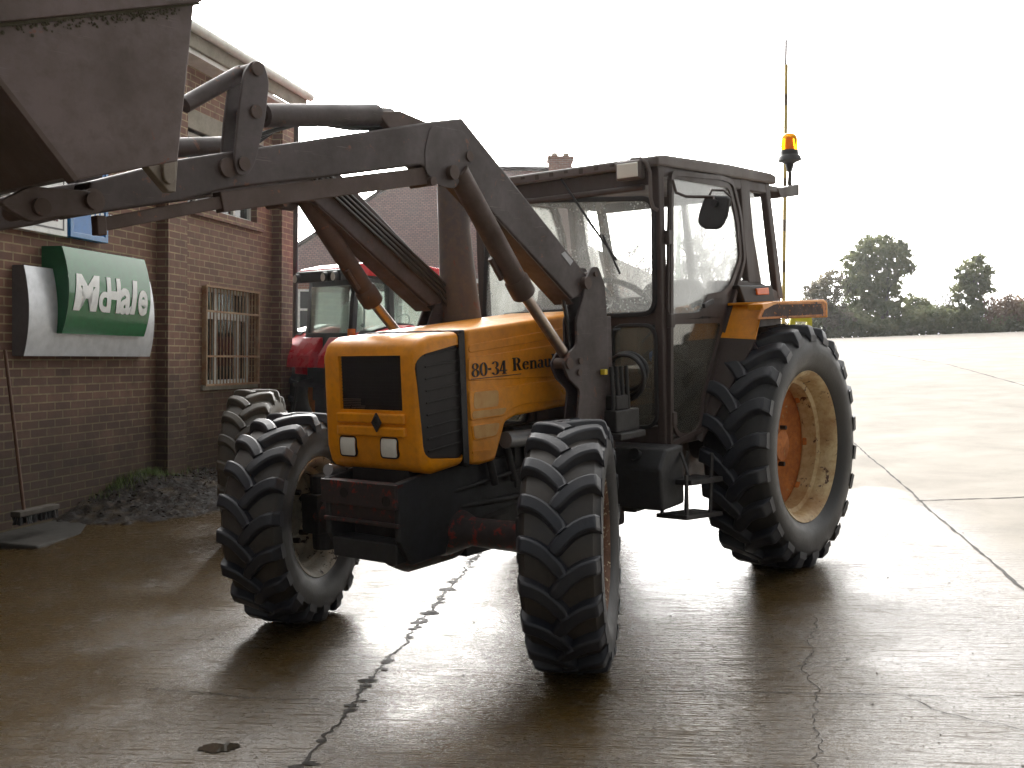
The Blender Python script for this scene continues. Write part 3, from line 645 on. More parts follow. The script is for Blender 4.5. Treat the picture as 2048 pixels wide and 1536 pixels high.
# ================================================================== FRONT LOADER
L = empty('front_loader', world=MT)
tag(L, 'grey-brown hydraulic loader arms reaching from the orange tractor to the raised bucket', 'front loader')
LY = .51
boomp = XZ([(925, 236), (860, 243), (640, 277), (480, 300), (360, 318), (180, 363), (176, 395), (182, 428), (360, 402), (460, 376), (640, 355), (842, 329), (870, 352), (925, 360), (1145, 598), (1170, 590), (1184, 560), (1166, 540)], LY + .055)
for s in (1, -1):
    o = MB().prism(boomp, 'Y', s * (LY - .05), s * (LY + .055)).build('boom_arm', M['boom'], L, bevel=.010, seg=3)
    # edge flange beneath and gusset at the elbow
    gp = roundpoly(XZ([(850, 300), (862, 250), (930, 262), (952, 318), (925, 350), (912, 378), (880, 372), (852, 345)], LY + .06), .03, 3)
    MB().prism(gp, 'Y', s * (LY + .053), s * (LY + .0585)).build('elbow_gusset', M['boom'], o, bevel=.004)
    fl = MB(); a = onY(928, 366, LY + .06); b = onY(1143, 604, LY + .06)
    fl.bar((a.x, s * LY, a.z), (b.x, s * LY, b.z), .14, .014, (0, 1, 0)) if False else fl.prism([(a.x, a.z), (b.x, b.z), (b.x - .012, b.z - .012), (a.x - .012, a.z - .014)], 'Y', s * (LY - .06), s * (LY + .065))
    fl.build('boom_flange', M['boomrust'], o)
    for px, py, rr, ee_ in ((942, 312, .024, .066), (905, 345, .033, .085), (183, 402, .040, .085), (458, 335, .036, .07), (868, 362, .02, .07)):
        c = onY(px, py, LY + .07); MB().tube([(c.x, s * (LY - ee_), c.z), (c.x, s * (LY + ee_), c.z)], rr, 18).build('pivot_pin', M['boomrust'], o, smooth=True)
    if s > 0: MB().prism(XZ([(1122, 508), (1129, 503), (1146, 522), (1140, 531)], LY + .055), 'Y', LY + .054, LY + .0575).build('maker_plate', M['galv'], o)
    # tilt cylinder bracket
    MB().prism(XZ([(752, 222), (800, 222), (862, 248), (852, 262), (795, 275), (782, 262)], LY + .04), 'Y', s * (LY - .045), s * (LY + .045)).build('cylinder_bracket', M['boomrust'], o, bevel=.006)
    # lift cylinder
    a = onY(905, 345, LY); b = onY(1038, 588, LY); c = onY(1133, 729, LY); d_ = (b - a).normalized()
    yy = lambda p, k=0: Vector((p.x, s * (LY + k), p.z))
    lc = MB().tube([yy(a, .03), yy(b, .03)], .054, 22); lc.tube([yy(b - d_ * .10, .03), yy(b - d_ * .09, .03), yy(b + d_ * .0, .03), yy(b + d_ * .01, .03)], [.056, .063, .063, .056], 22)
    lo_ = lc.build('lift_cylinder', M['boomrust'], L, smooth=True)
    MB().tube([yy(b, .03), yy(c, .03)], .029, 16).build('piston_rod', M['rod'], lo_, smooth=True)
    pp = MB(); off = Vector((.06, 0, -.02)); pp.tube([yy(b - d_ * .25 + off * .95, .0), yy(b - d_ * .12 + off, .0)], .014, 8); pp.build('port_boss', M['boomrust'], lo_)
    # tilt cylinder and bell crank
    a = onY(528, 231, LY); b = onY(752, 230, LY); c = onY(482, 232, LY)
    tc = MB().tube([yy(a), yy(b)], .046, 20); tc.tube([yy(b), yy(onY(780, 232, LY))], .034, 14)
    to_ = tc.build('tilt_cylinder', M['boom'], L, smooth=True); MB().tube([yy(a), yy(c)], .024, 14).build('piston_rod', M['chrome'], to_, smooth=True)
    bp = roundpoly(XZ([(462, 150), (478, 128), (500, 132), (512, 170), (503, 250), (484, 330), (470, 356), (448, 355), (442, 330), (450, 240)], LY), .03, 4)
    bk_ = MB()
    for k in (-.035, .047): bk_.prism(bp, 'Y', s * (LY + k + .02), s * (LY + k + .034))
    bko = bk_.build('bell_crank', M['boom'], L, bevel=.003)
    for q in ((486, 146), (484, 230), (460, 333)):
        c = onY(*q, LY); MB().tube([(c.x, s * (LY - .03), c.z), (c.x, s * (LY + .09), c.z)], .026, 16).build('pivot_pin', M['boomrust'], bko, smooth=True)
    MB().tube([yy(onY(478, 148, LY)), yy(onY(368, 210, LY))], .030, 14).build('bucket_link', M['boom'], L, smooth=True)
    # mast
    mp = roundpoly(XZ([(1180, 534), (1193, 534), (1206, 570), (1212, 660), (1212, 740), (1204, 850), (1150, 850), (1156, 780), (1134, 758), (1122, 728), (1134, 706), (1150, 690), (1149, 640), (1162, 596), (1168, 560)], LY + .06), .02, 3)
    mt = MB()
    mt.prism(mp, 'Y', s * (LY + .058), s * (LY + .074)); mt.prism(mp, 'Y', s * (LY - .020), s * (LY - .008))
    mt.box((-.98, s * (LY - .008), .95), (-.83, s * (LY + .058), 1.66))
    mt.prism([(-1.0, 1.0), (-.62, 1.0), (-.70, .62), (-1.0, .58)], 'Y', s * .22, s * .27); mt.box((-1.0, s * .25, .92), (-.74, s * (LY + .05), 1.0))
    mo_ = mt.build('mast', M['boom'], L, bevel=.005)
    for q, rr in (((1136, 727), .030), ((1158, 722), .018), ((1156, 745), .018), ((1188, 548), .014), ((1172, 566), .034)):
        c = onY(*q, LY + .07); MB().tube([(c.x, s * (LY - .022), c.z), (c.x, s * (LY + .086), c.z)], rr, 16).build('mast_pin', M['boomrust'], mo_, smooth=True)
s = 1; yy = lambda p, k=0: Vector((p.x, (LY + k), p.z))
# guide rod below the boom
gr = MB(); A, B, C2 = (onY(*q, LY + .02) for q in ((198, 450), (445, 404), (862, 350)))
gr.bar(yy(A, .02), yy(B, .02), .035, .046); gr.bar(yy(B - (C2 - B).normalized() * .02, .02), yy(C2, .02), .05, .075); gr.bar(yy(A + Vector((.0, 0, .03)), .02), yy(A - Vector((0, 0, .035)), .02), .04, .035)
gr.build('guide_rod', M['boomrust'], L, bevel=.004)

# torque tubes
MB().tube([(1.62, -LY, 2.20), (1.62, LY, 2.20)], .05, 16).build('cross_tube', M['boom'], L, smooth=True)
# steel pipes and hoses
hp_ = MB()
e0_, e1_ = Vector((.24, 0, 2.455)), Vector((-.70, 0, 1.85)); dd_ = (e1_ - e0_).normalized(); pn_ = Vector((-dd_.z, 0, dd_.x)); pn_ = pn_ if pn_.z > 0 else -pn_
for k in range(4):
    o_f = pn_ * (.055 - .026 * k) + Vector((0, -LY + .062, 0)); hp_.tube([Vector((.95, -LY + .062, 2.42 - .02 * k)), e0_ + o_f + Vector((.12, 0, .03)), e0_ + o_f, e1_ + o_f, e1_ + o_f + Vector((-.08, .02, -.12))], .0095, 8)
for k in range(2):
    y = LY + .0 + .02 * k
    hp_.tube([onY(1085, 500, y), onY(1105, 545, y), onY(1125, 585 + 8*k, y), onY(1134, 640, y), onY(1142, 700, y)], .011, 8)
for k in range(3):
    hp_.tube([(1.45 - .05*k, LY - .02*k, 2.37), (1.15, LY - .03*k, 2.47 + .012*k), (.85, LY - .02*k, 2.49), (.55, LY - .02 * k, 2.52)], .009, 8)
hp_.build('hydraulic_hose', M['hose'], L, smooth=True)
# coil of hoses hanging by the mast
co = MB()
for k, (rx, rz, dz) in enumerate(((.13, .105, 0), (.12, .12, -.02), (.135, .13, -.035))):
    c = onX(1262, 742, -1.18); pts = []
    for j in range(25):
        a = R(200 - 300 * j / 24 + k * 12); pts.append((-1.16 + .02 * k, c.y + rx * math.cos(a) - .01, c.z + dz + rz * math.sin(a)))
    pts += [(-1.0, .60, 1.30 - k * .03), (-.95, .60, 1.15)]
    co.tube(pts, .0125, 8)
co.tube([onX(1200, 690, -1.1), onX(1226, 660, -1.1), onX(1240, 658, -1.15)], .008, 8)
for k in range(4): co.tube([(-.9 - .05*k, .61, 1.38), (-.9 - .05*k, .62, 1.18 - .02*k), (-.88 - .05*k, .60, 1.0)], .012, 8)
co.tube([onX(1196, 700, -1.0), onX(1182, 712, -.98), onX(1186, 735, -.98), onX(1198, 738, -1.0), onX(1206, 722, -1.0), onX(1200, 704, -1.0)], .010, 8)
co.build('hose_coil', M['hose'], L, smooth=True)
c = onY(1208, 744, .60); MB().box((c.x - .015, .585, c.z - .015), (c.x + .015, .615, c.z + .015)).build('hose_cap', M['yellowtag'], L, bevel=.004)
vb = MB(); vb.box((-1.10, .56, 1.02), (-.86, .66, 1.14)); vb.box((-1.02, .56, 1.14), (-.90, .64, 1.22)); vb.box((-1.1, .50, .98), (-.84, .70, 1.02)); vb.build('valve_block', M['dark'], L, bevel=.008)
# quick hitch
for s in (1, -1):
    q = roundpoly(XZ([(0, 402), (60, 372), (185, 382), (196, 405), (186, 430), (120, 432), (62, 444), (20, 420)], LY + .10), .02, 3)
    qh = MB().prism(q, 'Y', s * (LY + .070), s * (LY + .10)).build('hitch_plate', M['bucket'], L, bevel=.005)
    for a in ((80, 415), (184, 402)):
        c = onY(*a, LY + .10); MB().tube([(c.x, s * (LY - .09), c.z), (c.x, s * (LY + .118), c.z)], .028, 16).build('hitch_pin', M['boomrust'], qh, smooth=True)

# ================================================================== BUCKET
K = empty('loader_bucket', world=MT)
tag(K, 'raised brown steel loader bucket with a mossy seam, at the tip of the loader arms', 'bucket')
BY = 1.0
A, B = Vector((2.08, 2.18)), Vector((2.41, 2.10)); C2 = Vector((2.80, 2.575)); D2 = Vector((1.955, 2.83))
def plate(m, p, q, t, y0=-BY, y1=BY):
    d = (q - p).normalized(); n = Vector((-d.y, d.x)) * t
    m.prism([tuple(p), tuple(q), tuple(q + n), tuple(p + n)], 'Y', y0, y1)
sh = MB(); plate(sh, A, B, .015); plate(sh, B, C2, .018); plate(sh, D2, A, .015)
sh.build('bucket_shell', M['bucketfloor'], K, bevel=.003)
for s in (1, -1):
    sp_ = MB().prism([tuple(A + Vector((-.006, -.008))), tuple(B + Vector((.004, -.014))), tuple(C2 + Vector((.02, -.01))), tuple(D2)], 'Y', s * BY, s * (BY + .014)).build('side_plate', M['bucket'], K, bevel=.004)
    S0, S1 = Vector((2.62, 2.475)), Vector((1.97, 2.665))
    MB().prism([tuple(S0 + Vector((.11, -.03))), tuple(S1), tuple(D2), tuple(C2 + Vector((.02, .0)))], 'Y', s * (BY + .014), s * (BY + .034)).build('wear_strip', M['bucket'], sp_, bevel=.004)
    rnd = random.Random(3); mo2 = MB().prism([tuple(S0), tuple(S1), tuple(S1 + Vector((0, -.006))), tuple(S0 + Vector((0, -.010)))], 'Y', s * (BY + .012), s * (BY + .020))
    for k in range(170):
        t = rnd.random() ** .8 * 1.05; p = S0.lerp(S1, t * .85) + Vector((0, -.006 - abs(rnd.gauss(0, .014)))); r_ = rnd.uniform(.002, .006)
        mo2.lathe([(.0005, -r_ * .4), (r_, 0), (.0005, r_ * .5)], 'Y', (p.x, s * (BY + .016), p.y), 6)
    mo2.build('moss_line', M['moss'], sp_)
    # edge bead along the cutting slope
    d = (C2 - B).normalized(); n = Vector((d.y, -d.x))
    MB().prism([tuple(B - d * .01), tuple(C2), tuple(C2 + n * .016), tuple(B + n * .018 - d * .01)], 'Y', s * (BY - .02), s * (BY + .022)).build('edge_bead', M['boomrust'], sp_, bevel=.002)
    bb = MB(); q = XZ([(292, 328), (352, 296), (356, 325), (352, 384), (338, 383)], .86); bb.prism(q, 'Y', s * .82, s * .86)
    q = XZ([(325, 322), (350, 310), (352, 352), (343, 372), (328, 360)], .875); bb.prism(roundpoly(q, .02, 3), 'Y', s * .86, s * .878)
    bb.build('mounting_ear', M['bear'], K, bevel=.003)
    ee = MB().prism([(2.02, 2.33), (2.10, 2.30), (2.12, 2.42), (2.02, 2.44)], 'Y', s * (LY - .04), s * (LY + .04))
    MB().tube([(2.06, s * (LY - .06), 2.375), (2.06, s * (LY + .08), 2.375)], .03, 14).build('link_pin', M['boomrust'], K, smooth=True)
    ee.build('link_ear', M['bucket'], K, bevel=.003)
import bmesh
# ================================================================== YARD
def yardmat():
    m, nt, b = newmat('yard_concrete'); v = objc(nt)
    mp = mapping(nt, v, (1, 1, 1), (0, 0, R(-30)))           # x along the joints, y across the bays
    sp = N(nt, 'ShaderNodeSeparateXYZ'); nt.links.new(v, sp.inputs[0])
    br = noise(nt, mapping(nt, mp, (9, .45, 1)), 6, 5, .7, .2)         # brushed lines run across the bays
    br2 = noise(nt, mapping(nt, mp, (26, 1.6, 1)), 5, 4, .7)
    fine = noise(nt, v, 62, 4, .75); grit = noise(nt, v, 26, 5, .7); big = noise(nt, v, 1.1, 6, .62, .3); mid = noise(nt, v, 5, 6, .65, .2)
    # wet area: near the camera and under the tractor
    acr = math_(nt, 'ADD', math_(nt, 'MULTIPLY', sp.outputs[0], -.5), math_(nt, 'MULTIPLY', sp.outputs[1], .866))
    wob = math_(nt, 'MULTIPLY', math_(nt, 'SUBTRACT', big, .5), 2.4)
    wob2 = math_(nt, 'MULTIPLY', math_(nt, 'SUBTRACT', mid, .5), .5)
    e1 = math_(nt, 'SUBTRACT', 3.35, math_(nt, 'ADD', acr, math_(nt, 'ADD', math_(nt, 'MULTIPLY', wob, .22), wob2)))
    e2 = math_(nt, 'ADD', math_(nt, 'ADD', sp.outputs[0], 5.4), math_(nt, 'ADD', wob, wob2))
    wetl = math_(nt, 'MULTIPLY', ramp(nt, math_(nt, 'MULTIPLY', math_(nt, 'ADD', e1, .6), .8), [(.15, 0), (.75, 1)]), ramp(nt, math_(nt, 'MULTIPLY', math_(nt, 'ADD', e2, .6), .7), [(.2, 0), (.7, 1)]))
    wet = math_(nt, 'MULTIPLY', wetl, ramp(nt, mid, [(.22, .75), (.42, 1)]))
    dry = mix(nt, ramp(nt, big, [(.3, 0), (.7, 1)]), (.158, .139, .110), (.232, .206, .168))
    dry = mix(nt, math_(nt, 'MULTIPLY', ramp(nt, br, [(.55, 0), (.75, 1)]), .4), dry, (.10, .085, .065))
    dry = mix(nt, math_(nt, 'MULTIPLY', ramp(nt, grit, [(.55, 0), (.8, 1)]), .35), dry, (.10, .085, .065))
    wc = mix(nt, ramp(nt, mid, [(.3, 0), (.7, 1)]), (.028, .016, .003), (.074, .044, .010))
    wc = mix(nt, ramp(nt, big, [(.35, 0), (.75, 1)]), wc, (.055, .035, .012))
    wc = mix(nt, math_(nt, 'MULTIPLY', ramp(nt, br, [(.48, 0), (.7, 1)]), .5), wc, (.03, .021, .012))
    wc = mix(nt, math_(nt, 'MULTIPLY', ramp(nt, grit, [(.58, 0), (.72, 1)]), .35), wc, (.15, .12, .085))
    nt.links.new(mix(nt, wet, dry, wc), b.inputs['Base Color'])
    film = ramp(nt, math_(nt, 'ADD', math_(nt, 'MULTIPLY', big, .5), math_(nt, 'MULTIPLY', mid, .5)), [(.36, .24), (.48, .11), (.60, .05)])
    rw = math_(nt, 'ADD', film, math_(nt, 'MULTIPLY', ramp(nt, grit, [(.45, 0), (.7, 1)]), .16))
    rdg = math_(nt, 'MULTIPLY', ramp(nt, br, [(.53, 0), (.58, 1)]), ramp(nt, mid, [(.35, .2), (.6, 1)]))
    spk = ramp(nt, noise(nt, mapping(nt, mp, (2.4, .8, 1)), 30, 4, .8), [(.53, 0), (.57, 1)])
    dull = math_(nt, 'MAXIMUM', rdg, math_(nt, 'MULTIPLY', spk, .7))
    nt.links.new(mix(nt, math_(nt, 'MULTIPLY', wet, dull), .62, .08), b.inputs['Specular IOR Level'])
    rw = math_(nt, 'ADD', rw, math_(nt, 'MULTIPLY', dull, .25))
    nt.links.new(mix(nt, wet, .78, rw), b.inputs['Roughness'])
    b.inputs['IOR'].default_value = 1.5
    smooth = ramp(nt, big, [(.42, 1), (.62, .45)])
    h1 = math_(nt, 'ADD', math_(nt, 'MULTIPLY', br, 1.1), math_(nt, 'ADD', math_(nt, 'MULTIPLY', br2, .35), math_(nt, 'MULTIPLY', grit, .7)))
    bn = N(nt, 'ShaderNodeBump'); bn.inputs['Distance'].default_value = .014; nt.links.new(h1, bn.inputs['Height']); nt.links.new(math_(nt, 'MULTIPLY', smooth, .5), bn.inputs['Strength'])
    n2 = bump(nt, fine, .35, .004, bn.outputs[0]); nt.links.new(n2, b.inputs['Normal'])
    return m
M['yard'] = yardmat()
dh = Vector((TD.x, TD.y, 0)).normalized(); rh_ = Vector((-dh.y, dh.x, 0)) * -1
rh_ = Vector((TR.x, TR.y, 0)).normalized(); C0 = Vector((TC.x, TC.y, 0))
Ds = [-40, -10, 0, 5, 10, 15, 20, 30, 40, 50, 56, 60, 63, 66, 72, 85, 110, 160, 260, 500, 1200]
Ss = [-900, -300, -120, -60, -30, -15, -7, 0, 7, 15, 30, 60, 120, 300, 900]
g = MB()
for D in Ds:
    for S in Ss:
        z = 0 if D < 60 else -.004 * (D - 60) ** 2 if D < 66 else -.144 - .052 * (D - 66)
        if D > 200: z = -.144 - .052 * 134 - .03 * (D - 200)
        z -= .04 * max(0, abs(S) - 45) * (1 if S > 0 else -1); g.v.append(tuple(C0 + dh * D + rh_ * S + Vector((0, 0, z))))
nS = len(Ss)
for i in range(len(Ds) - 1):
    for j in range(nS - 1): g.f.append((i*nS+j, i*nS+j+1, (i+1)*nS+j+1, (i+1)*nS+j))
yg = g
yard = tag(g.build('yard', M['yard'], world=MT), kind='structure')
# joints and cracks
def ribbon(m, pts, w, wob=.02, step=.05, seed=1, gap=.0):
    rnd = random.Random(seed); P = [Vector((q.x, q.y, 0)) for q in pts]; out = []
    for a, b in zip(P, P[1:]):
        n = max(1, int((b - a).length / step)); out += [a.lerp(b, k / n) for k in range(n)]
    out.append(P[-1]); off = 0; vs = []
    for i, p in enumerate(out):
        d = (out[min(i+1, len(out)-1)] - out[max(0, i-1)]).normalized(); s = Vector((-d.y, d.x, 0))
        off = off * .82 + rnd.gauss(0, wob * .5); ww = w * rnd.uniform(.35, 1.3)
        vs += [p + s * (off + ww / 2) + Vector((0, 0, .003)), p + s * (off - ww / 2) + Vector((0, 0, .003))]
    n0 = len(m.v); m.v += [tuple(q) for q in vs]; m.f += [(n0+2*i, n0+2*i+1, n0+2*i+3, n0+2*i+2) for i in range(len(out) - 1)]
G0 = lambda x, y: onZ(x, y, 0)
jm = paint('joint_dirt', (.016, .012, .008), (.03, .025, .02), .5, 20, .6, bstr=.8)
jm.node_tree.nodes['Principled BSDF'].inputs['Specular IOR Level'].default_value = .15
j1 = MB()
a, b_ = G0(600, 1536), G0(945, 1120); dj = (b_ - a).normalized(); ribbon(j1, [a - dj * 2, a + dj * 12], .014, .016, .025, 3)
rnd = random.Random(77); sj = Vector((-dj.y, dj.x, 0))
for k in range(150):
    c = a + dj * (rnd.random() ** .8 * 7 - .4) + sj * rnd.gauss(0, .016); r_ = rnd.uniform(.006, .028) * (1.8 if rnd.random() < .08 else 1); n0 = len(j1.v)
    for q in range(7): an = q * .9; rr = r_ * rnd.uniform(.5, 1.2); j1.v.append(tuple(c + sj * math.cos(an) * rr * 1.5 + dj * math.sin(an) * rr * .8 + Vector((0, 0, .0034))))
    j1.f.append(tuple(range(n0, n0 + 7)))
a2, b2 = G0(2040, 1172), G0(1700, 880); dj2 = (b2 - a2).normalized(); ribbon(j1, [a2 - dj2 * 3, a2 + dj2 * 22], .02, .008, .08, 4)
ribbon(j1, [G0(1832, 1001), G0(2120, 993)], .028, .01, .05, 5); ribbon(j1, [G0(1700, 703), G0(2140, 692)], .16, .02, .4, 6)
ribbon(j1, [G0(1660, 690), G0(1900, 730), G0(2120, 792)], .045, .02, .3, 7)
tag(j1.build('expansion_joints', jm, world=MT), kind='structure')
j1 = MB()
ribbon(j1, [G0(1140, 1380), G0(1500, 1386), G0(1800, 1393), G0(1960, 1396), G0(2100, 1390)], .006, .008, .03, 11)
ribbon(j1, [G0(1815, 1394), G0(1900, 1432), G0(1980, 1452), G0(2100, 1480)], .006, .016, .03, 12)
ribbon(j1, [G0(1628, 1235), G0(1625, 1290), G0(1608, 1320), G0(1630, 1380), G0(1620, 1430), G0(1640, 1536)], .0045, .02, .02, 13)
ribbon(j1, [G0(1430, 1330), G0(1500, 1345), G0(1610, 1330), G0(1700, 1318)], .004, .016, .02, 14)
ribbon(j1, [G0(290, 1378), G0(420, 1385), G0(560, 1400), G0(640, 1398)], .006, .014, .02, 15)
ribbon(j1, [G0(320, 1300), G0(520, 1296), G0(760, 1312)], .005, .014, .02, 16)
tag(j1.build('surface_cracks', jm, world=MT), kind='structure')
# puddle
pm, nt, b = newmat('puddle_water'); b.inputs['Base Color'].default_value = (.03, .025, .018, 1); b.inputs['Roughness'].default_value = .02; b.inputs['IOR'].default_value = 1.33
pd = MB(); c = G0(436, 1497); rnd = random.Random(5); n = 26
lr = Vector((TR.x, TR.y, 0)).normalized()
for (cx, cy, ra, rb) in ((436, 1497, .085, .045),):
    c = G0(cx, cy); n0 = len(pd.v)
    for k in range(n):
        a = 2*math.pi*k/n; q = rnd.uniform(.8, 1.15); pd.v.append(tuple(c + lr * math.cos(a) * ra * q + dh * math.sin(a) * rb * q + Vector((0, 0, .004))))
    pd.f.append(tuple(range(n0, n0 + n)))
tag(pd.build('puddle', pm, world=MT), kind='structure')
# loose grit
gr = MB(); rnd = random.Random(9)
for k in range(900):
    px, py = rnd.uniform(0, 2048), 1040 + 496 * rnd.random() ** 1.3; c = G0(px, py); r_ = rnd.uniform(.0015, .004) * (2.2 if rnd.random() < .05 else 1)
    ang = rnd.random() * 3.1; st = rnd.uniform(1, 2.2); d1 = Vector((math.cos(ang), math.sin(ang), 0)) * r_ * st; d2 = Vector((-d1.y, d1.x, 0)) / st; up = Vector((0, 0, r_ * .8)); z0 = Vector((0, 0, .001))
    gr.add([c - d1 + z0, c - d2 + z0, c + d1 + z0, c + d2 + z0, c + up], [(0,1,4), (1,2,4), (2,3,4), (3,0,4)])
tag(gr.build('grit', paint('grit_stone', (.045, .036, .026), (.12, .10, .08), .5, 30, .5), world=MT), 'small dark stones and crumbs of mud scattered over the wet concrete', 'grit', kind='stuff')

# ================================================================== BRICK BUILDING
va = cam2w(Vector(((1480 - 1024) / F, 1, -(718 - 768) / F))); va.z = 0; va.normalize()
vb_ = Vector((va.y, -va.x, 0))                     # towards the yard
ob = wpt(8, 768, 8.83); ob.z = 0
MBW = Matrix.Identity(4)
for j in range(3): MBW[j][0] = va[j]; MBW[j][1] = -vb_[j]; MBW[j][2] = (0, 0, 1)[j]; MBW[j][3] = ob[j]
cw = Vector((0, 0, CAMZ))
def onW(px, py, off=0):                            # wall coordinates of a pixel, off metres proud of the wall
    r_ = cam2w(Vector(((px - 1024) / F, 1, -(py - 768) / F))); k = (off + (ob - cw).dot(vb_)) / r_.dot(vb_)
    q = cw + r_ * k - ob; return Vector((q.dot(va), -off, q.z + 0))
def brickmat(name, c1, c2, mortar, stain_shade=True, sc=1., rough=.85):
    m, nt, b = newmat(name); tc = N(nt, 'ShaderNodeTexCoord'); uv = tc.outputs['UV']; v = tc.outputs['Object']
    bt = N(nt, 'ShaderNodeTexBrick'); nt.links.new(uv, bt.inputs['Vector']); bt.offset = .5
    bt.inputs['Scale'].default_value = 1; bt.inputs['Brick Width'].default_value = .225 * sc; bt.inputs['Row Height'].default_value = .075 * sc; bt.inputs['Mortar Size'].default_value = .0075 * sc; bt.inputs['Mortar Smooth'].default_value = .25
    bt.inputs['Color1'].default_value = (0, 0, 0, 1); bt.inputs['Color2'].default_value = (1, 1, 1, 1); bt.inputs['Mortar'].default_value = (.5, .5, .5, 1)
    n1 = noise(nt, v, 2.2, 5, .6); n2 = noise(nt, v, 45, 4, .7); n3 = noise(nt, v, 9, 4)
    bc = mix(nt, bt.outputs['Color'], c1, c2); bc = mix(nt, math_(nt, 'MULTIPLY', ramp(nt, n3, [(.5, 0), (.7, 1)]), .5), bc, tuple(q * .5 for q in c1))
    bc = mix(nt, math_(nt, 'MULTIPLY', n2, .5), bc, tuple(q * .6 for q in c2))
    mo = mix(nt, ramp(nt, n3, [(.35, 0), (.65, 1)]), mortar, tuple(q * .6 for q in mortar))
    c = mix(nt, bt.outputs['Fac'], bc, mo)
    if stain_shade:                                       # damp and algae stain, plus shade painted in low on the wall
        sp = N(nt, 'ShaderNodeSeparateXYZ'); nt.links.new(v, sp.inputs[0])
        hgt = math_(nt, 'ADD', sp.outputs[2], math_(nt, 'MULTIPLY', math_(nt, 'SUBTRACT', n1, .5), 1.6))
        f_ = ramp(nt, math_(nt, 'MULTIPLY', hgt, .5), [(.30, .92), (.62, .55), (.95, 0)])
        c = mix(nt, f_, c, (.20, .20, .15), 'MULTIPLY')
    nt.links.new(c, b.inputs['Base Color']); b.inputs['Roughness'].default_value = rough
    h = math_(nt, 'ADD', math_(nt, 'MULTIPLY', bt.outputs['Fac'], -1.), math_(nt, 'MULTIPLY', n2, .35)); nt.links.new(bump(nt, h, .55, .006), b.inputs['Normal'])
    return m
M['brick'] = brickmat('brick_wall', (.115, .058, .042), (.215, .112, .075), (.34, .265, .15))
M['coping'] = paint('weathered_concrete', (.26, .24, .19), (.12, .11, .08), .6, 4, .85)
M['white'] = paint('white_frame_paint', (.62, .63, .60), (.35, .33, .28), .4, 6, .45)
M['rustbar'] = paint('rusty_grille', (.22, .10, .045), (.42, .34, .22), .8, 9, .75, bstr=.4)
BLD = empty('brick_building', world=MBW)
tag(BLD, 'two storey brown brick building with brick piers and a barred window, left of the yard', 'building')
p1a, p1b = onW(336, 700, .14).x, onW(374, 700, .14).x
p2a, p2b = onW(563, 620, .14).x, onW(585, 620, .14).x
zt = onW(566, 214, .2).z
XL, XR = -7.5, p2b - .02
lw_ = [onW(405, 571), onW(512, 586), onW(405, 771), onW(508, 765)]
lx0, lx1 = lw_[0].x, (lw_[1].x + lw_[3].x) / 2; lz0, lz1 = (lw_[2].z + lw_[3].z) / 2, (lw_[0].z + lw_[1].z) / 2
ux1 = onW(514, 440).x; uz0 = onW(514, 449).z; uz1 = onW(400, 266).z; ux0 = ux1 - 2.3
holes = [(lx0, lx1, lz0, lz1), (ux0, ux1, uz0, uz1)]
def holed(m, x0, x1, z0, z1, y, holes, dep):
    xs = sorted({x0, x1, *[h[0] for h in holes], *[h[1] for h in holes]}); zs = sorted({z0, z1, *[h[2] for h in holes], *[h[3] for h in holes]})
    for i in range(len(xs) - 1):
        for j in range(len(zs) - 1):
            cx, cz = (xs[i] + xs[i+1]) / 2, (zs[j] + zs[j+1]) / 2
            if any(h[0] < cx < h[1] and h[2] < cz < h[3] for h in holes): continue
            m.add([(xs[i], y, zs[j]), (xs[i+1], y, zs[j]), (xs[i+1], y, zs[j+1]), (xs[i], y, zs[j+1])], [(0, 1, 2, 3)])
    for a, b, c, d in holes:
        m.add([(a, y, c), (b, y, c), (b, y + dep, c), (a, y + dep, c)], [(3, 2, 1, 0)]); m.add([(a, y, d), (b, y, d), (b, y + dep, d), (a, y + dep, d)], [(0, 1, 2, 3)])
        m.add([(a, y, c), (a, y, d), (a, y + dep, d), (a, y + dep, c)], [(3, 2, 1, 0)]); m.add([(b, y, c), (b, y, d), (b, y + dep, d), (b, y + dep, c)], [(0, 1, 2, 3)])
ww = MB(); holed(ww, XL, XR, -1, zt, 0, holes, .14)
ww.add([(XR, 0, -1), (XR, 9, -1), (XR, 9, zt), (XR, 0, zt)], [(0, 1, 2, 3)]); ww.add([(XL, 9, -1), (XR, 9, -1), (XR, 9, zt), (XL, 9, zt)], [(3, 2, 1, 0)]); ww.add([(XL, 0, -1), (XL, 9, -1), (XL, 9, zt), (XL, 0, zt)], [(3, 2, 1, 0)])
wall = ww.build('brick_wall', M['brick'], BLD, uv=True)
for a, b in ((p1a, p1b), (p2a, p2b), (p1a - 5.2, p1a - 4.8)):
    MB().add([(a, -.14, -1), (b, -.14, -1), (b, 0, -1), (a, 0, -1), (a, -.14, zt), (b, -.14, zt), (b, 0, zt), (a, 0, zt)], [(0, 1, 5, 4), (3, 0, 4, 7), (1, 2, 6, 5)]).build('brick_pier', M['brick'], BLD, uv=True)
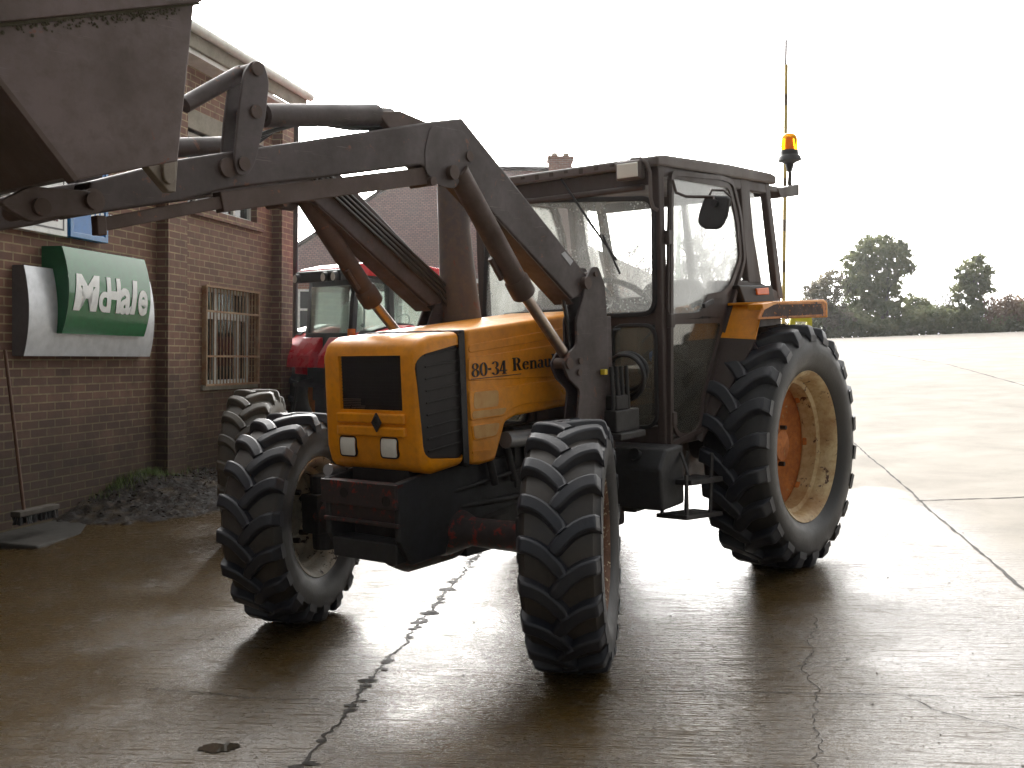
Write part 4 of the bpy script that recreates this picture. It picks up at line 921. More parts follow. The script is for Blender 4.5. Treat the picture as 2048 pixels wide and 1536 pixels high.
# fascia, gutter, roof
MB().box((XL, -.26, zt), (XR + .06, 9.2, zt + .05)).build('soffit', M['white'], BLD)
MB().box((XL, -.30, zt + .05), (XR + .08, -.26, zt + .30)).build('fascia', M['coping'], BLD, bevel=.006)
gt = MB(); gt.tube([(XL, -.35, zt + .24), (XR + .08, -.35, zt + .24)], .055, 12); gt.build('gutter', M['white'], BLD, smooth=True)
MB().prism([(-.3, zt + .30), (9.3, zt + .30), (4.5, zt + 1.6)], 'X', XL, XR + .08).build('roof', M['coping'], BLD)
px_ = onW(588, 600, .10).x
dp = MB(); dp.tube([(px_, -.11, zt + .15), (px_, -.11, -.6)], .042, 14)
for z in (.6, 2.2, 3.6): dp.box((px_ - .06, -.13, z), (px_ + .06, .0, z + .03))
dp.build('downpipe', M['black'], BLD, smooth=False)
# lower window with grille
wd = MB(); t = .05; y = .09
wd.ring([(lx0, lz0), (lx1, lz0), (lx1, lz1), (lx0, lz1)], [(lx0 + t, lz0 + t), (lx1 - t, lz0 + t), (lx1 - t, lz1 - t), (lx0 + t, lz1 - t)], 'Y', y, y + .05)
zm = lz0 + (lz1 - lz0) * .73; xm = lx0 + (lx1 - lx0) * .36
wd.box((lx0 + t, y, zm - .06), (lx1 - t, y + .05, zm + .04)); wd.box((xm - .03, y + .001, lz0 + t), (xm + .03, y + .049, lz1 - t)); wd.box((lx1 - .32, y + .001, lz0 + t), (lx1 - .26, y + .049, zm))
wf_ = wd.build('window_frame', M['white'], BLD, bevel=.004)
MB().add([(lx0, .12, lz0), (lx1, .12, lz0), (lx1, .12, lz1), (lx0, .12, lz1)], [(0, 1, 2, 3)]).build('window_pane', M['houseglass'], wf_)
MB().box((lx0 - .03, -.03, lz0 - .06), (lx1 + .03, .14, lz0 + .004)).build('window_sill', M['coping'], BLD, bevel=.006)
gl_ = MB()
for k in range(17):
    x = lx0 + .02 + (lx1 - lx0 - .04) * k / 16; gl_.tube([(x, -.045, lz0 - .01), (x, -.045, lz1 + .01)], .0085, 6)
for z in (lz0 + .0, lz0 + .33, zm + .02, lz1): gl_.box((lx0 - .02, -.062, z - .012), (lx1 + .02, -.052, z + .012))
for x in (lx0 + .0, lx1): gl_.box((x - .012, -.06, lz0), (x + .012, .0, lz1))
gl_.build('security_grille', M['rustbar'], BLD)
# upper window
wd = MB()
wd.ring([(ux0, uz0), (ux1, uz0), (ux1, uz1), (ux0, uz1)], [(ux0 + t, uz0 + t), (ux1 - t, uz0 + t), (ux1 - t, uz1 - t), (ux0 + t, uz1 - t)], 'Y', .08, .13)
for k in range(1, 5): x = ux0 + (ux1 - ux0) * k / 5; wd.box((x - .025, .081, uz0 + t), (x + .025, .129, uz1 - t))
wd.box((ux0 + t, .082, uz1 - .5), (ux1 - t, .128, uz1 - .45))
wf_ = wd.build('window_frame', M['white'], BLD, bevel=.004)
MB().add([(ux0, .115, uz0), (ux1, .115, uz0), (ux1, .115, uz1), (ux0, .115, uz1)], [(0, 1, 2, 3)]).build('window_pane', M['houseglass'], wf_)
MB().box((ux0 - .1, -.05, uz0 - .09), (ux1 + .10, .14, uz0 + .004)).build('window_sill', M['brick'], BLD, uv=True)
MB().box((ux0 - .35, -.03, uz1 + .0), (ux1 + .12, .10, uz1 + .22)).build('window_lintel', M['coping'], BLD, bevel=.008)

# --- signs
def text(txt, size, name, mat, parent, bold=0., sx=1., ext=.004, shear=0.):
    cu = bpy.data.curves.new(name, 'FONT'); cu.body = txt; cu.size = size; cu.offset = bold; cu.extrude = ext; cu.shear = shear; cu.resolution_u = 6
    o = bpy.data.objects.new(name, cu); COL.objects.link(o); bpy.context.view_layer.update()
    me = bpy.data.meshes.new_from_object(o.evaluated_get(bpy.context.evaluated_depsgraph_get())); bpy.data.objects.remove(o)
    for q in me.vertices: q.co = Vector((q.co.x * sx, -q.co.z, q.co.y))
    me.materials.clear(); me.materials.append(mat)
    bm = bmesh.new(); bm.from_mesh(me); lo_z = min(q.co.z for q in bm.verts); hi_z = max(q.co.z for q in bm.verts)
    for k in range(1, 12):
        bmesh.ops.bisect_plane(bm, geom=bm.verts[:] + bm.edges[:] + bm.faces[:], plane_co=(0, 0, lo_z + (hi_z - lo_z) * k / 12), plane_no=(0, 0, 1))
    bm.to_mesh(me); bm.free()
    xs = [q.co.x for q in me.vertices]; ys = [q.co.z for q in me.vertices]
    r_ = bpy.data.objects.new(name, me); COL.objects.link(r_); r_.parent = parent
    return r_, (min(xs), max(xs), min(ys), max(ys))
def fit(o, bb, x0, x1, z0, z1, yf):                # place lettering in a rectangle, follow a surface yf(z)
    for q in o.data.vertices:
        x = x0 + (q.co.x - bb[0]) / (bb[1] - bb[0]) * (x1 - x0); z = z0 + (q.co.z - bb[2]) / (bb[3] - bb[2]) * (z1 - z0)
        q.co = Vector((x, yf(z) - (.006 if q.co.y < 0 else .002), z))
M['signgreen'] = plain('sign_green', (.003, .13, .035), .07); M['signedge'] = plain('sign_edge_green', (.008, .10, .035), .4)
M['signgrey'] = plain('sign_silver', (.50, .52, .54), .3, .2); M['signwhite'] = plain('sign_white', (.72, .74, .72), .4)
DS = empty('dealer_sign', world=MBW)
tag(DS, 'curved green sign panel with white lettering over a larger silver panel on the wall', 'sign')
def curved(x0, x1, z0, z1, yb, dep, bul, name, mat, par, emat):
    yf = lambda z: yb - dep - bul * (1 - (2 * (z - z0) / (z1 - z0) - 1) ** 2)
    m = MB(); n = 24
    for k in range(n + 1):
        z = z0 + (z1 - z0) * k / n; m.v += [(x0, yf(z), z), (x1, yf(z), z)]
    m.f = [(2*k, 2*k+1, 2*k+3, 2*k+2) for k in range(n)]
    o = m.build(name, mat, par, smooth=True)
    e = MB()
    poly = [(yf(z0 + (z1 - z0) * k / n) + .001, z0 + (z1 - z0) * k / n) for k in range(n + 1)] + [(yb, z1), (yb, z0)]
    e.prism(poly, 'X', x0 - .004, x0 + .012); e.prism(poly, 'X', x1 - .012, x1 + .004)
    e.box((x0, yb, z1 - .01), (x1, yf(z1), z1 + .003)); e.box((x0, yb, z0 - .003), (x1, yf(z0), z0 + .01))
    e.build('panel_edge', emat, o); return o, yf
ga = onW(52, 713, .13); gb = onW(303, 712, .13); gc = onW(52, 530, .13)
gx0, gx1, gz0, gz1 = ga.x, gb.x, (ga.z + gb.z) / 2, gc.z
o1, yf1 = curved(gx0, gx1, gz0, gz1, -.0, .11, .05, 'silver_panel', M['signgrey'], DS, paint('sign_side', (.10, .09, .09), (.05, .045, .04), .4, 4, .6))
na = onW(137, 493, .24); nb = onW(293, 672, .24); nc = onW(128, 667, .24); nd = onW(298, 520, .24)
nx0, nx1, nz1, nz0 = (na.x + nc.x) / 2, (nb.x + nd.x) / 2, (na.z + nd.z) / 2, (nb.z + nc.z) / 2
o2, yf2 = curved(nx0, nx1, nz0, nz1, -.0, .20, .07, 'green_panel', M['signgreen'], DS, M['signedge'])
lz_0, lz_1 = nz0 + (nz1 - nz0) * .27, nz0 + (nz1 - nz0) * .70; wx = nx1 - nx0
for txt, fa, fb, za, zb in (('M', .05, .345, 0, 1), ('c', .335, .455, .0, .58), ('H', .43, .60, 0, 1.0), ('a', .59, .735, -.02, .74), ('l', .735, .82, 0, 1), ('e', .83, .955, -.02, .74)):
    o, bb = text(txt, 1, 'lettering', M['signwhite'], o2, bold=.05 if txt in 'MHl' else .03, shear=.12 if txt in 'Ml' else .0); H_ = lz_1 - lz_0
    fit(o, bb, nx0 + wx * fa, nx0 + wx * fb, lz_0 + H_ * za, lz_0 + H_ * zb, yf2)
S1 = empty('service_sign', world=MBW); tag(S1, 'cream framed sign with dark red lettering, left of the bright blue sign', 'sign')
sa = onW(22, 455, .10); sb = onW(137, 473, .10); sz0 = (sa.z + sb.z) / 2; sz1 = sz0 + .62
sx0, sx1 = sa.x, sb.x
sb1 = MB().box((sx0, -.09, sz0), (sx1, 0, sz1)).build('sign_board', M['signwhite'], S1, bevel=.006)
MB().ring([(sx0 + .05, sz0 + .05), (sx1 - .05, sz0 + .05), (sx1 - .05, sz1 - .05), (sx0 + .05, sz1 - .05)], [(sx0 + .065, sz0 + .065), (sx1 - .065, sz0 + .065), (sx1 - .065, sz1 - .065), (sx0 + .065, sz1 - .065)], 'Y', -.093, -.0895).build('sign_border', M['decal'], sb1)
o, bb = text('SALES & SERVICE', 1, 'lettering', plain('maroon_ink', (.12, .02, .03), .5), sb1, .01, ext=.002); fit(o, bb, sx0 + .12, sx1 - .14, sz0 + .12, sz0 + .27, lambda z: -.0895)
S2 = empty('blue_sign', world=MBW); tag(S2, 'bright blue framed sign with white lettering, right of the cream sign on the brick wall', 'sign')
ba = onW(141, 473, .10); bb_ = onW(217, 487, .10); bz0 = (ba.z + bb_.z) / 2; bz1 = bz0 + .75
b2_ = MB().box((ba.x, -.09, bz0), (bb_.x, 0, bz1)).build('sign_board', plain('sign_blue', (.0, .15, .46), .4), S2, bevel=.008)
MB().ring([(ba.x, bz0), (bb_.x, bz0), (bb_.x, bz1), (ba.x, bz1)], [(ba.x + .05, bz0 + .05), (bb_.x - .05, bz0 + .05), (bb_.x - .05, bz1 - .05), (ba.x + .05, bz1 - .05)], 'Y', -.10, -.0895).build('sign_rim', plain('sign_rim_blue', (.015, .16, .40), .25), b2_, bevel=.006)
ta = onW(184, 436, .10)
o, bb = text('RVICE', 1, 'lettering', M['signwhite'], b2_, .02, ext=.002)
bpy.data.objects.remove(o)
lt = MB(); x = ta.x; z = ta.z - .03
for k in range(7): lt.box((x + k * .075, -.092, z), (x + k * .075 + .05, -.0895, z + .10)); 
lt.build('lettering', M['signwhite'], b2_)

# --- broom, soil, kerb
BR = empty('broom', world=MBW); tag(BR, 'long handled yard broom leaning upright against the brick wall below the silver sign', 'broom')
t0 = onW(10, 700, .04); b0 = onW(48, 1022, .30)
MB().tube([(t0.x, -.04, t0.z), (b0.x, -.30, b0.z)], .014, 10).build('broom_handle', paint('old_wood', (.10, .045, .02), (.04, .02, .012), .5, 8, .6), BR, smooth=True)
MB().box((b0.x - .13, -.36, b0.z - .035), (b0.x + .38, -.27, b0.z + .012)).build('broom_head', paint('broom_wood', (.055, .045, .034), (.03, .022, .015), .5, 9, .7), BR, bevel=.008)
bs = MB(); rnd = random.Random(4)
for k in range(160):
    x = b0.x - .12 + .49 * rnd.random(); y = -.275 - .08 * rnd.random(); bs.bar((x, y, b0.z - .03), (x + rnd.gauss(0, .008), y + rnd.gauss(0, .008), b0.z - .10), .006, .006)
bs.build('bristles', M['black'], BR)
def fbm(x, y, s=0):
    from mathutils import noise as mn
    return mn.fractal(Vector((x, y, s)), .8, 2.2, 5)
def groundw(X, Yl):                                # building local z of the yard at building local x, y
    w = MBW @ Vector((X, Yl, 0)); return gz(w.x, w.y)
e0 = onW(120, 1000).x; e1_ = onW(470, 940).x
sl = MB(); nx_, ny_ = 110, 46
for i in range(nx_ + 1):
    for j in range(ny_ + 1):
        u, v_ = i / nx_, j / ny_; X = e0 - .2 + (e1_ + 1.2 - e0) * u; wid = .95 + .25 * math.sin(u * 7) + .5 * max(0, 1 - abs(u - .3) * 3); Y = .02 - wid * v_
        h = (.10 + .17 * math.exp(-((u - .30) / .12) ** 2) + .08 * math.exp(-((u - .5) / .1) ** 2)) * (1 - v_) ** .8 * min(1, u * 9) * (1 - .5 * u)
        n_ = fbm(X * 5, Y * 5) * .035 + fbm(X * 17, Y * 17, 3) * .018
        z = groundw(X, Y) + h + n_ * (1 if v_ < .9 else .3) - (.03 if j == ny_ or i == 0 else 0) + .006 + (fbm(X * 3, 5) * .02) * v_
        sl.v.append((X, Y, z - .02 * v_))
for i in range(nx_):
    for j in range(ny_): a = i * (ny_ + 1) + j; sl.f.append((a, a + 1, a + ny_ + 2, a + ny_ + 1))
sm, nt, b = newmat('wet_soil'); v = objc(nt); n1 = noise(nt, v, 14, 6, .7); n2 = noise(nt, v, 3, 4); n4 = noise(nt, v, 40, 5, .7)
c = mix(nt, ramp(nt, n1, [(.35, 0), (.7, 1)]), (.006, .004, .003), (.020, .013, .008)); c = mix(nt, ramp(nt, n2, [(.56, 0), (.66, 1)]), c, (.05, .034, .016)); c = mix(nt, ramp(nt, n4, [(.70, 0), (.74, 1)]), c, (.09, .06, .035))
nt.links.new(c, b.inputs['Base Color']); nt.links.new(ramp(nt, n1, [(.35, .35), (.6, .9)]), b.inputs['Roughness']); b.inputs['Specular IOR Level'].default_value = .25; nt.links.new(bump(nt, n4, .9, .02), b.inputs['Normal'])
tag(sl.build('soil_heap', sm, world=MBW, smooth=True), 'dark wet heap of soil and leaf litter banked against the foot of the brick wall', 'soil heap')
lf = MB(); rnd = random.Random(21)
def soilz(X, Y):
    u = (X - (e0 - .2)) / (e1_ + 1.2 - e0); wid = .95 + .25 * math.sin(u * 7) + .5 * max(0, 1 - abs(u - .3) * 3); v_ = min(1, max(0, (.02 - Y) / wid))
    return groundw(X, Y) + (.10 + .17 * math.exp(-((u - .30) / .12) ** 2) + .08 * math.exp(-((u - .5) / .1) ** 2)) * (1 - v_) ** .8 * min(1, max(0, u * 9)) * (1 - .5 * u) + (.01 if v_ < .95 else 0)
for k in range(1500):
    X = e0 + (e1_ + .8 - e0) * rnd.random(); Y = -rnd.random() * 1.25; z = soilz(X, Y) + .012; a = rnd.random() * 6.3; r_ = rnd.uniform(.008, .026)
    d1 = Vector((math.cos(a), math.sin(a), rnd.uniform(-.6, .6))) * r_; d2 = Vector((-math.sin(a), math.cos(a), rnd.uniform(-.6, .6))) * r_ * .6; c = Vector((X, Y, z))
    lf.add([c - d1, c + d2, c + d1, c - d2], [(0, 1, 2, 3)])
tag(lf.build('leaf_litter', paint('dead_leaves', (.018, .011, .007), (.055, .032, .014), .8, 30, .9), world=MBW), 'dead leaves and twigs strewn over the dark soil along the wall', 'leaf litter', kind='stuff')
gs = MB()
for cx, cw_, n in ((.27, .32, 380), (.42, .22, 420), (.60, .2, 60)):
    for k in range(n):
        X = e0 + (e1_ - e0) * cx + rnd.gauss(0, cw_ * .6); Y = -abs(rnd.gauss(.05, .12)); z = soilz(X, Y); h = rnd.uniform(.03, .10); a = rnd.random() * 6.3; w_ = .003
        dx, dy = math.cos(a), math.sin(a); b1 = Vector((X - dy * w_, Y + dx * w_, z)); b2q = Vector((X + dy * w_, Y - dx * w_, z)); tp = Vector((X + dx * h * .5, min(-.01, Y + dy * h * .5), z + h))
        gs.add([b1, b2q, tp], [(0, 1, 2)])
tag(gs.build('grass_tufts', paint('grass_blades', (.07, .13, .02), (.12, .11, .04), .6, 12, .6), world=MBW), 'thin green grass growing on the soil at the foot of the brick wall', 'grass', kind='stuff')
kb = MB(); k0 = onW(-60, 1050).x; zk = groundw(b0.x, -.3)
ks = [k0, e0 + .25]; kb.prism([(0, zk - .2), (-.62, zk - .2), (-.60, zk + .025), (0, zk + .05)], 'X', ks[0], ks[1])
tag(kb.build('wall_apron', paint('apron_concrete', (.028, .024, .018), (.012, .012, .008), .7, 5, .8), world=MBW, bevel=.02), kind='structure')

# ================================================================== FAR SIDE OF THE YARD
def frame(o, yaw):                                  # world matrix from origin and heading (0 = away from the camera)
    return Matrix.Translation(o) @ Matrix.Rotation(yaw, 4, 'Z')
# --- the house behind
HD = 40.
M['tile'] = None
m, nt, b = newmat('clay_tiles'); tc = N(nt, 'ShaderNodeTexCoord'); bt = N(nt, 'ShaderNodeTexBrick'); nt.links.new(tc.outputs['UV'], bt.inputs['Vector'])
bt.inputs['Scale'].default_value = 1; bt.inputs['Brick Width'].default_value = .17; bt.inputs['Row Height'].default_value = .105; bt.inputs['Mortar Size'].default_value = .014; bt.inputs['Mortar Smooth'].default_value = .3
bt.inputs['Color1'].default_value = (.11, .040, .034, 1); bt.inputs['Color2'].default_value = (.17, .07, .055, 1); bt.inputs['Mortar'].default_value = (.03, .013, .012, 1)
n1 = noise(nt, tc.outputs['Object'], 1.2, 5); n2 = noise(nt, tc.outputs['Object'], 9, 4, .7); c = mix(nt, math_(nt, 'MULTIPLY', ramp(nt, n1, [(.4, 0), (.7, 1)]), .4), bt.outputs['Color'], (.08, .05, .04)); c = mix(nt, ramp(nt, n2, [(.72, 0), (.76, 1)]), c, (.35, .30, .25))
nt.links.new(c, b.inputs['Base Color']); b.inputs['Roughness'].default_value = .8; M['tile'] = m
M['brick2'] = brickmat('house_brick', (.22, .075, .045), (.32, .12, .075), (.34, .28, .2), False)
hx0 = wpt(520, 560, HD); hx1 = wpt(1172, 560, HD); base = gz(hx0.x, HD) - .4
HM = Matrix.Translation((hx0.x, HD, 0))
HO = empty('brick_house', world=HM); tag(HO, 'red brick house with a large brown tiled roof and chimney, behind the two tractors', 'house')
Wd = hx1.x - hx0.x; ez = wpt(600, 552, HD).z; rz_ = wpt(900, 338, HD + 4.2).z
wh = [(.95, 2.0, ez - 2.6, ez - .5), (4.6, 5.6, ez - 2.1, ez - .55), (2.2, 3.2, base, ez - .6), (7.6, 9.2, ez - 2.2, ez - .6)]
m = MB(); holed(m, 0, Wd, base - 2, ez, 0, [h for h in wh], .12); m.add([(0, 0, base - 2), (0, 8.4, base - 2), (0, 8.4, ez), (0, 0, ez)], [(3, 2, 1, 0)]); m.add([(Wd, 0, base - 2), (Wd, 8.4, base - 2), (Wd, 8.4, ez), (Wd, 4.2, rz_ - .1), (Wd, 0, ez)], [(0, 1, 2, 3, 4)])
m.build('house_wall', M['brick2'], HO, uv=True)
M['pvc'] = plain('white_plastic_frame', (.74, .76, .73), .4)
for k, (a, b_, c, d) in enumerate(wh):
    f = MB(); f.ring([(a, c), (b_, c), (b_, d), (a, d)], [(a + .08, c + .08), (b_ - .08, c + .08), (b_ - .08, d - .08), (a + .08, d - .08)], 'Y', .03, .09)
    f.box((a + .08, .035, (c + d) / 2 + .25), (b_ - .08, .085, (c + d) / 2 + .33)); f.box(((a + b_) / 2 - .04, .036, c + .08), ((a + b_) / 2 + .04, .084, d - .08))
    fo = f.build('window' if k != 2 else 'house_door', M['pvc'], HO)
    MB().add([(a, .07, c), (b_, .07, c), (b_, .07, d), (a, .07, d)], [(0, 1, 2, 3)]).build('pane', M['houseglass'] if k != 2 else M['pvc'], fo)
# hipped left, gabled right
hl = wpt(835, 338, HD + 4.2).x - hx0.x
el = wpt(545, 520, HD).x - hx0.x
rf = MB(); R0, R1 = Vector((hl, 4.2, rz_)), Vector((Wd + .15, 4.2, rz_)); E0, E1 = Vector((-.3, -.35, ez - .1)), Vector((Wd + .15, -.35, ez - .1)); F0, F1 = Vector((-.3, 8.75, ez - .1)), Vector((Wd + .15, 8.75, ez - .1))
me = bpy.data.meshes.new('roof'); me.from_pydata([tuple(q) for q in (R0, R1, E0, E1, F0, F1)], [], [(2, 3, 1, 0), (5, 4, 0, 1), (4, 2, 0), (2, 4, 5, 3)]); l = me.uv_layers.new(name='UVMap')
for p in me.polygons:
    n_ = p.normal; ud = Vector((0, 0, 1)).cross(n_); ud = ud.normalized() if ud.length > .01 else Vector((1, 0, 0)); vd = n_.cross(ud)
    for li in p.loop_indices: q = me.vertices[me.loops[li].vertex_index].co; l.data[li].uv = (q.dot(ud), q.dot(vd))
me.materials.append(M['tile']); ro = bpy.data.objects.new('roof', me); COL.objects.link(ro); ro.parent = HO
MB().tube([tuple(R0), tuple(R1)], .11, 8).build('ridge_tiles', M['tile'], ro); MB().tube([tuple(R0), tuple(E0)], .10, 8).build('hip_tiles', M['tile'], ro)
MB().box((-.3, -.42, ez - .22), (Wd + .15, -.34, ez - .06)).build('eaves_gutter', M['pvc'], HO)
ca = wpt(1097, 330, HD + 4.2); cb2 = wpt(1143, 308, HD + 4.2)
ch = MB(); ch.box((ca.x - hx0.x, 3.8, rz_ - .6), (cb2.x - hx0.x, 4.7, ca.z + .22)); ch.box((ca.x - hx0.x - .07, 3.73, ca.z + .12), (cb2.x - hx0.x + .07, 4.77, ca.z + .26))
co_ = ch.build('chimney', M['brick2'], ro, uv=True)
for t_ in (.25, .75):
    x = (ca.x + (cb2.x - ca.x) * t_) - hx0.x; MB().tube([(x, 4.25, ca.z + .2), (x, 4.25, ca.z + .46)], [.14, .12], 12).build('chimney_pot', M['brick2'], co_, smooth=True)
# lower roof seen past the gable
a = wpt(1185, 497, 46); b_ = wpt(1290, 560, 46)
LR = Matrix.Translation((a.x - 2.2, 46, 0)); o = empty('outbuilding', world=LR); tag(o, 'low grey pitched outbuilding glimpsed through the orange tractor windscreen', 'outbuilding')
w_ = b_.x - a.x + 3.4; gb_ = gz(a.x, 46) - .5
MB().box((0, 0, gb_), (w_, 5, b_.z - .2)).build('outbuilding_wall', M['brick2'], o, uv=True)
MB().prism([(-.2, b_.z - .3), (w_ + .2, b_.z - .3), (2.0, a.z + .1), (1.2, a.z + .3)], 'Y', -.2, 5.2).build('outbuilding_roof', M['coping'], o)

# --- red tractor
M['red'] = paint('red_tractor_paint', (.66, .010, .022), (.35, .01, .02), .3, 4, .25, bstr=.04)
yaw = R(-43)                                        # heading: local +x points right and away
rp = wpt(722, 900, 14.2); rp.z = gz(rp.x, rp.y)
RM = Matrix.Translation(rp) @ Matrix.Rotation(R(90) + yaw, 4, 'Z') @ Matrix.Scale(.85, 4)
RT = empty('tractor', world=RM); tag(RT, 'red tractor with glazed cab parked behind, between brick building and orange tractor', 'tractor')
# x forward, y left (far side), z up; the near side is -y
def rect(x0, y0, x1, y1): return [(x0, y0), (x1, y0), (x1, y1), (x0, y1)]
for s in (1, -1):
    w_ = make_wheel('rear_wheel', RT, (0, s * .88, .88), 0, .88, .52, .52, .055, 20, s, 'rear', sweep=.26, lw=.07)
    w2 = make_wheel('front_wheel', RT, (2.6, s * .85, .66), 0, .66, .42, .38, .045, 18, s, 'front')
MB().box((-.7, -.28, .6), (3.2, .28, 1.15)).build('chassis', M['dark'], RT, bevel=.03)
MB().prism([(1.3, 1.1), (3.3, 1.1), (3.35, 1.4), (3.1, 1.62), (1.3, 1.80)], 'Y', -.38, .38).build('bonnet', M['red'], RT, bevel=.07, seg=4)
cf = MB(); H0, H1 = 1.88, 2.70
for s in (1, -1):
    cf.bar((-.62, s * .72, H0 - .15), (-.55, s * .70, H1), .09, .12, (0, 1, 0)); cf.bar((.12, s * .78, 1.0), (.08, s * .72, H1), .10, .15, (0, 1, 0)); cf.bar((1.25, s * .52, 1.05), (1.05, s * .66, H1), .07, .08, (0, 1, 0))
    cf.box((-.6, s * .70 - .04, H0 - .16), (.12, s * .70 + .04, H0 - .06)); cf.box((.12, s * .74 - .03, 1.0), (1.2, s * .66 + .03, 1.10))
    cf.box((-.58, s * .68 - .03, H1 - .12), (1.1, s * .70 + .03, H1))
cf.box((-.66, -.7, 1.0), (-.58, .7, H0 - .05)); cf.box((-.6, -.72, 1.05), (.1, -.69, H0 - .08)); cf.box((-.6, .69, 1.05), (.1, .72, H0 - .08)); cf.box((-.60, -.7, H1 - .16), (-.52, .7, H1)); cf.box((1.0, -.66, H1 - .12), (1.1, .66, H1)); cf.box((-.6, -.7, 1.0), (1.2, .7, 1.08)); cf.box((1.16, -.52, 1.0), (1.24, .52, 1.6))
cfo = cf.build('cab_frame', M['black'], RT, bevel=.02)
MB().box((-.64, -.62, H0 - .05), (-.625, .62, H1 - .16)).build('rear_window', M['glassgreen'], cfo)
for s in (1, -1):
    MB().box((-.52, s * .715, H0 - .06), (.04, s * .722, H1 - .1)).build('side_window', M['glassgreen'], cfo)
    dw = roundpoly([(.20, 1.84), (1.12, 1.72), (1.02, H1 - .14), (.16, H1 - .14)], .1, 5)
    MB().ring(inset(dw, -.05), dw, 'Y', s * .73, s * .765).build('door_frame', M['black'], cfo, bevel=.01); MB().prism(dw, 'Y', s * .745, s * .75).build('door_window', M['glassgreen'], cfo)
MB().box((1.14, -.5, 1.5), (1.15, .5, H1 - .1)).build('windscreen', M['glassgreen'], cfo)
cfo.scale.y = .74
rt = MB().prism(roundpoly([(-.78, 2.70), (-.78, 2.80), (-.35, 2.90), (.6, 2.95), (1.35, 2.88), (1.42, 2.74), (1.40, 2.68)], .06, 4), 'Y', -.78, .78).build('cab_roof', M['red'], RT, bevel=.05, seg=4)
MB().prism([(-.86, 2.58), (-.86, 2.76), (-.60, 2.80), (1.3, 2.76), (1.3, 2.66), (-.6, 2.66)], 'Y', -.74, .74).build('roof_lining', M['black'], rt, bevel=.03); rt.scale.y = .76
for y_ in (-.62, .62, -.30):
    wl = MB().tube([(-.86, y_, 2.66), (-.93, y_, 2.65)], .075, 16).build('work_light', M['black'], rt, smooth=True); MB().tube([(-.93, y_, 2.65), (-.94, y_, 2.65)], .062, 16).build('lens', M['headlight'], wl)
for s in (1, -1):
    pr = [(-.93, 1.30), (-.90, 1.45), (-.62, 1.82), (-.15, 1.95), (.4, 1.90), (.75, 1.55), (.70, 1.52), (.38, 1.83), (-.15, 1.88), (-.58, 1.75), (-.83, 1.42), (-.86, 1.30)]
    ff = MB().prism(pr, 'Y', s * .56, s * 1.30); ff.prism([(-.85, 1.20), (-.86, 1.42), (-.62, 1.80), (-.15, 1.93), (.4, 1.88), (.75, 1.53), (.3, 1.1)], 'Y', s * .55, s * .58)
    ff.prism([(-.95, 1.30), (-.92, 1.48), (-.72, 1.76), (-.67, 1.76), (-.67, 1.30)], 'Y', s * .10, s * .56)
    fo = ff.build('rear_fender', M['red'], RT, bevel=.02, seg=3)
    MB().prism([(-.66, 1.80), (-.60, 1.86), (-.12, 1.99), (.2, 1.98), (.2, 1.94), (-.15, 1.945), (-.62, 1.81)], 'Y', s * .70, s * .98).build('fender_pad', M['black'], fo, bevel=.01)
    for dz, mt in ((1.60, 'lamp'), (1.48, 'redlens')):
        if mt == 'redlens' and 'redlens' not in M: M['redlens'] = plain('red_lens', (.7, .01, .01), .2)
        x_ = -.80 - (1.60 - dz) * .5; MB().box((x_ - .06, s * 1.12, dz - .055), (x_ + .02, s * 1.28, dz + .055)).build('tail_lamp', M[mt], fo, bevel=.02)
MB().prism([(.78, 1.40), (.96, 1.40), (.87, 1.56)], 'X', -.945, -.91).build('warning_triangle', M['signwhite'], fo)
MB().tube([(-.78, -.72, 1.76), (-.78, -.72, 1.88)], .06, 12).build('rear_beacon', M['lamp'], RT, smooth=True)
ln = MB(); 
for s in (1, -1): ln.bar((-.5, s * .35, .55), (-1.35, s * .42, .62), .05, .08); ln.bar((-.5, s * .3, 1.15), (-.95, s * .36, 1.05), .05, .07); ln.tube([(-.95, s * .36, 1.05), (-1.0, s * .4, .62)], .02, 8)
ln.bar((-.5, 0, 1.0), (-1.3, 0, 1.05), .05, .05); ln.box((-.75, -.25, .8), (-.5, .25, 1.25)); ln.build('rear_linkage', M['dark'], RT)
st = MB(); st.box((-.15, -.26, 1.65), (.35, .26, 1.8)); st.prism(roundpoly([(-.25, 1.7), (.25, 1.7), (.22, 2.22), (.1, 2.32), (-.1, 2.32), (-.22, 2.22)], .1, 4), 'X', -.28, -.14); st.build('seat', plain('seat_cover', (.50, .58, .50), .5), RT, bevel=.05)
sw = MB(); cc = Vector((.78, 0, 2.0)); sw.tube([cc + Vector((.1 * math.cos(a), .2 * math.sin(a), .17 * math.cos(a))) for a in [2*math.pi*k/24 for k in range(25)]], .014, 8); sw.tube([cc, (.98, 0, 1.6)], .03, 8); sw.build('steering_wheel', M['black'], RT, smooth=True)
lv = MB(); lv.tube([(-.3, -.42, 1.7), (-.3, -.42, 2.3), (-.3, -.36, 2.42)], .014, 6); 
for z in (2.42, 2.28, 1.95): lv.lathe([(.001, -.035), (.035, 0), (.001, .035)], 'Z', (-.3, -.38, z), 8)
lv.build('control_lever', M['black'], RT)
# --- loose tractor wheel standing behind
lp = wpt(512, 900, 8.6); lp.z = gz(lp.x, lp.y)
LWM = Matrix.Translation(lp) @ Matrix.Rotation(R(-90), 4, 'Z')
lwr = empty('loose_wheel', world=LWM); tag(lwr, 'worn brown-grey wheel standing upright behind the front wheel nearest the building', 'wheel')
wtop = wpt(525, 778, 8.6).z; rad_ = (wtop - lp.z) / 2
make_wheel('wheel_disc', lwr, (0, 0, rad_), 0, rad_, .36, .33, .045, 17, 1, 'front', 'tyre_old', 'tyre_old')

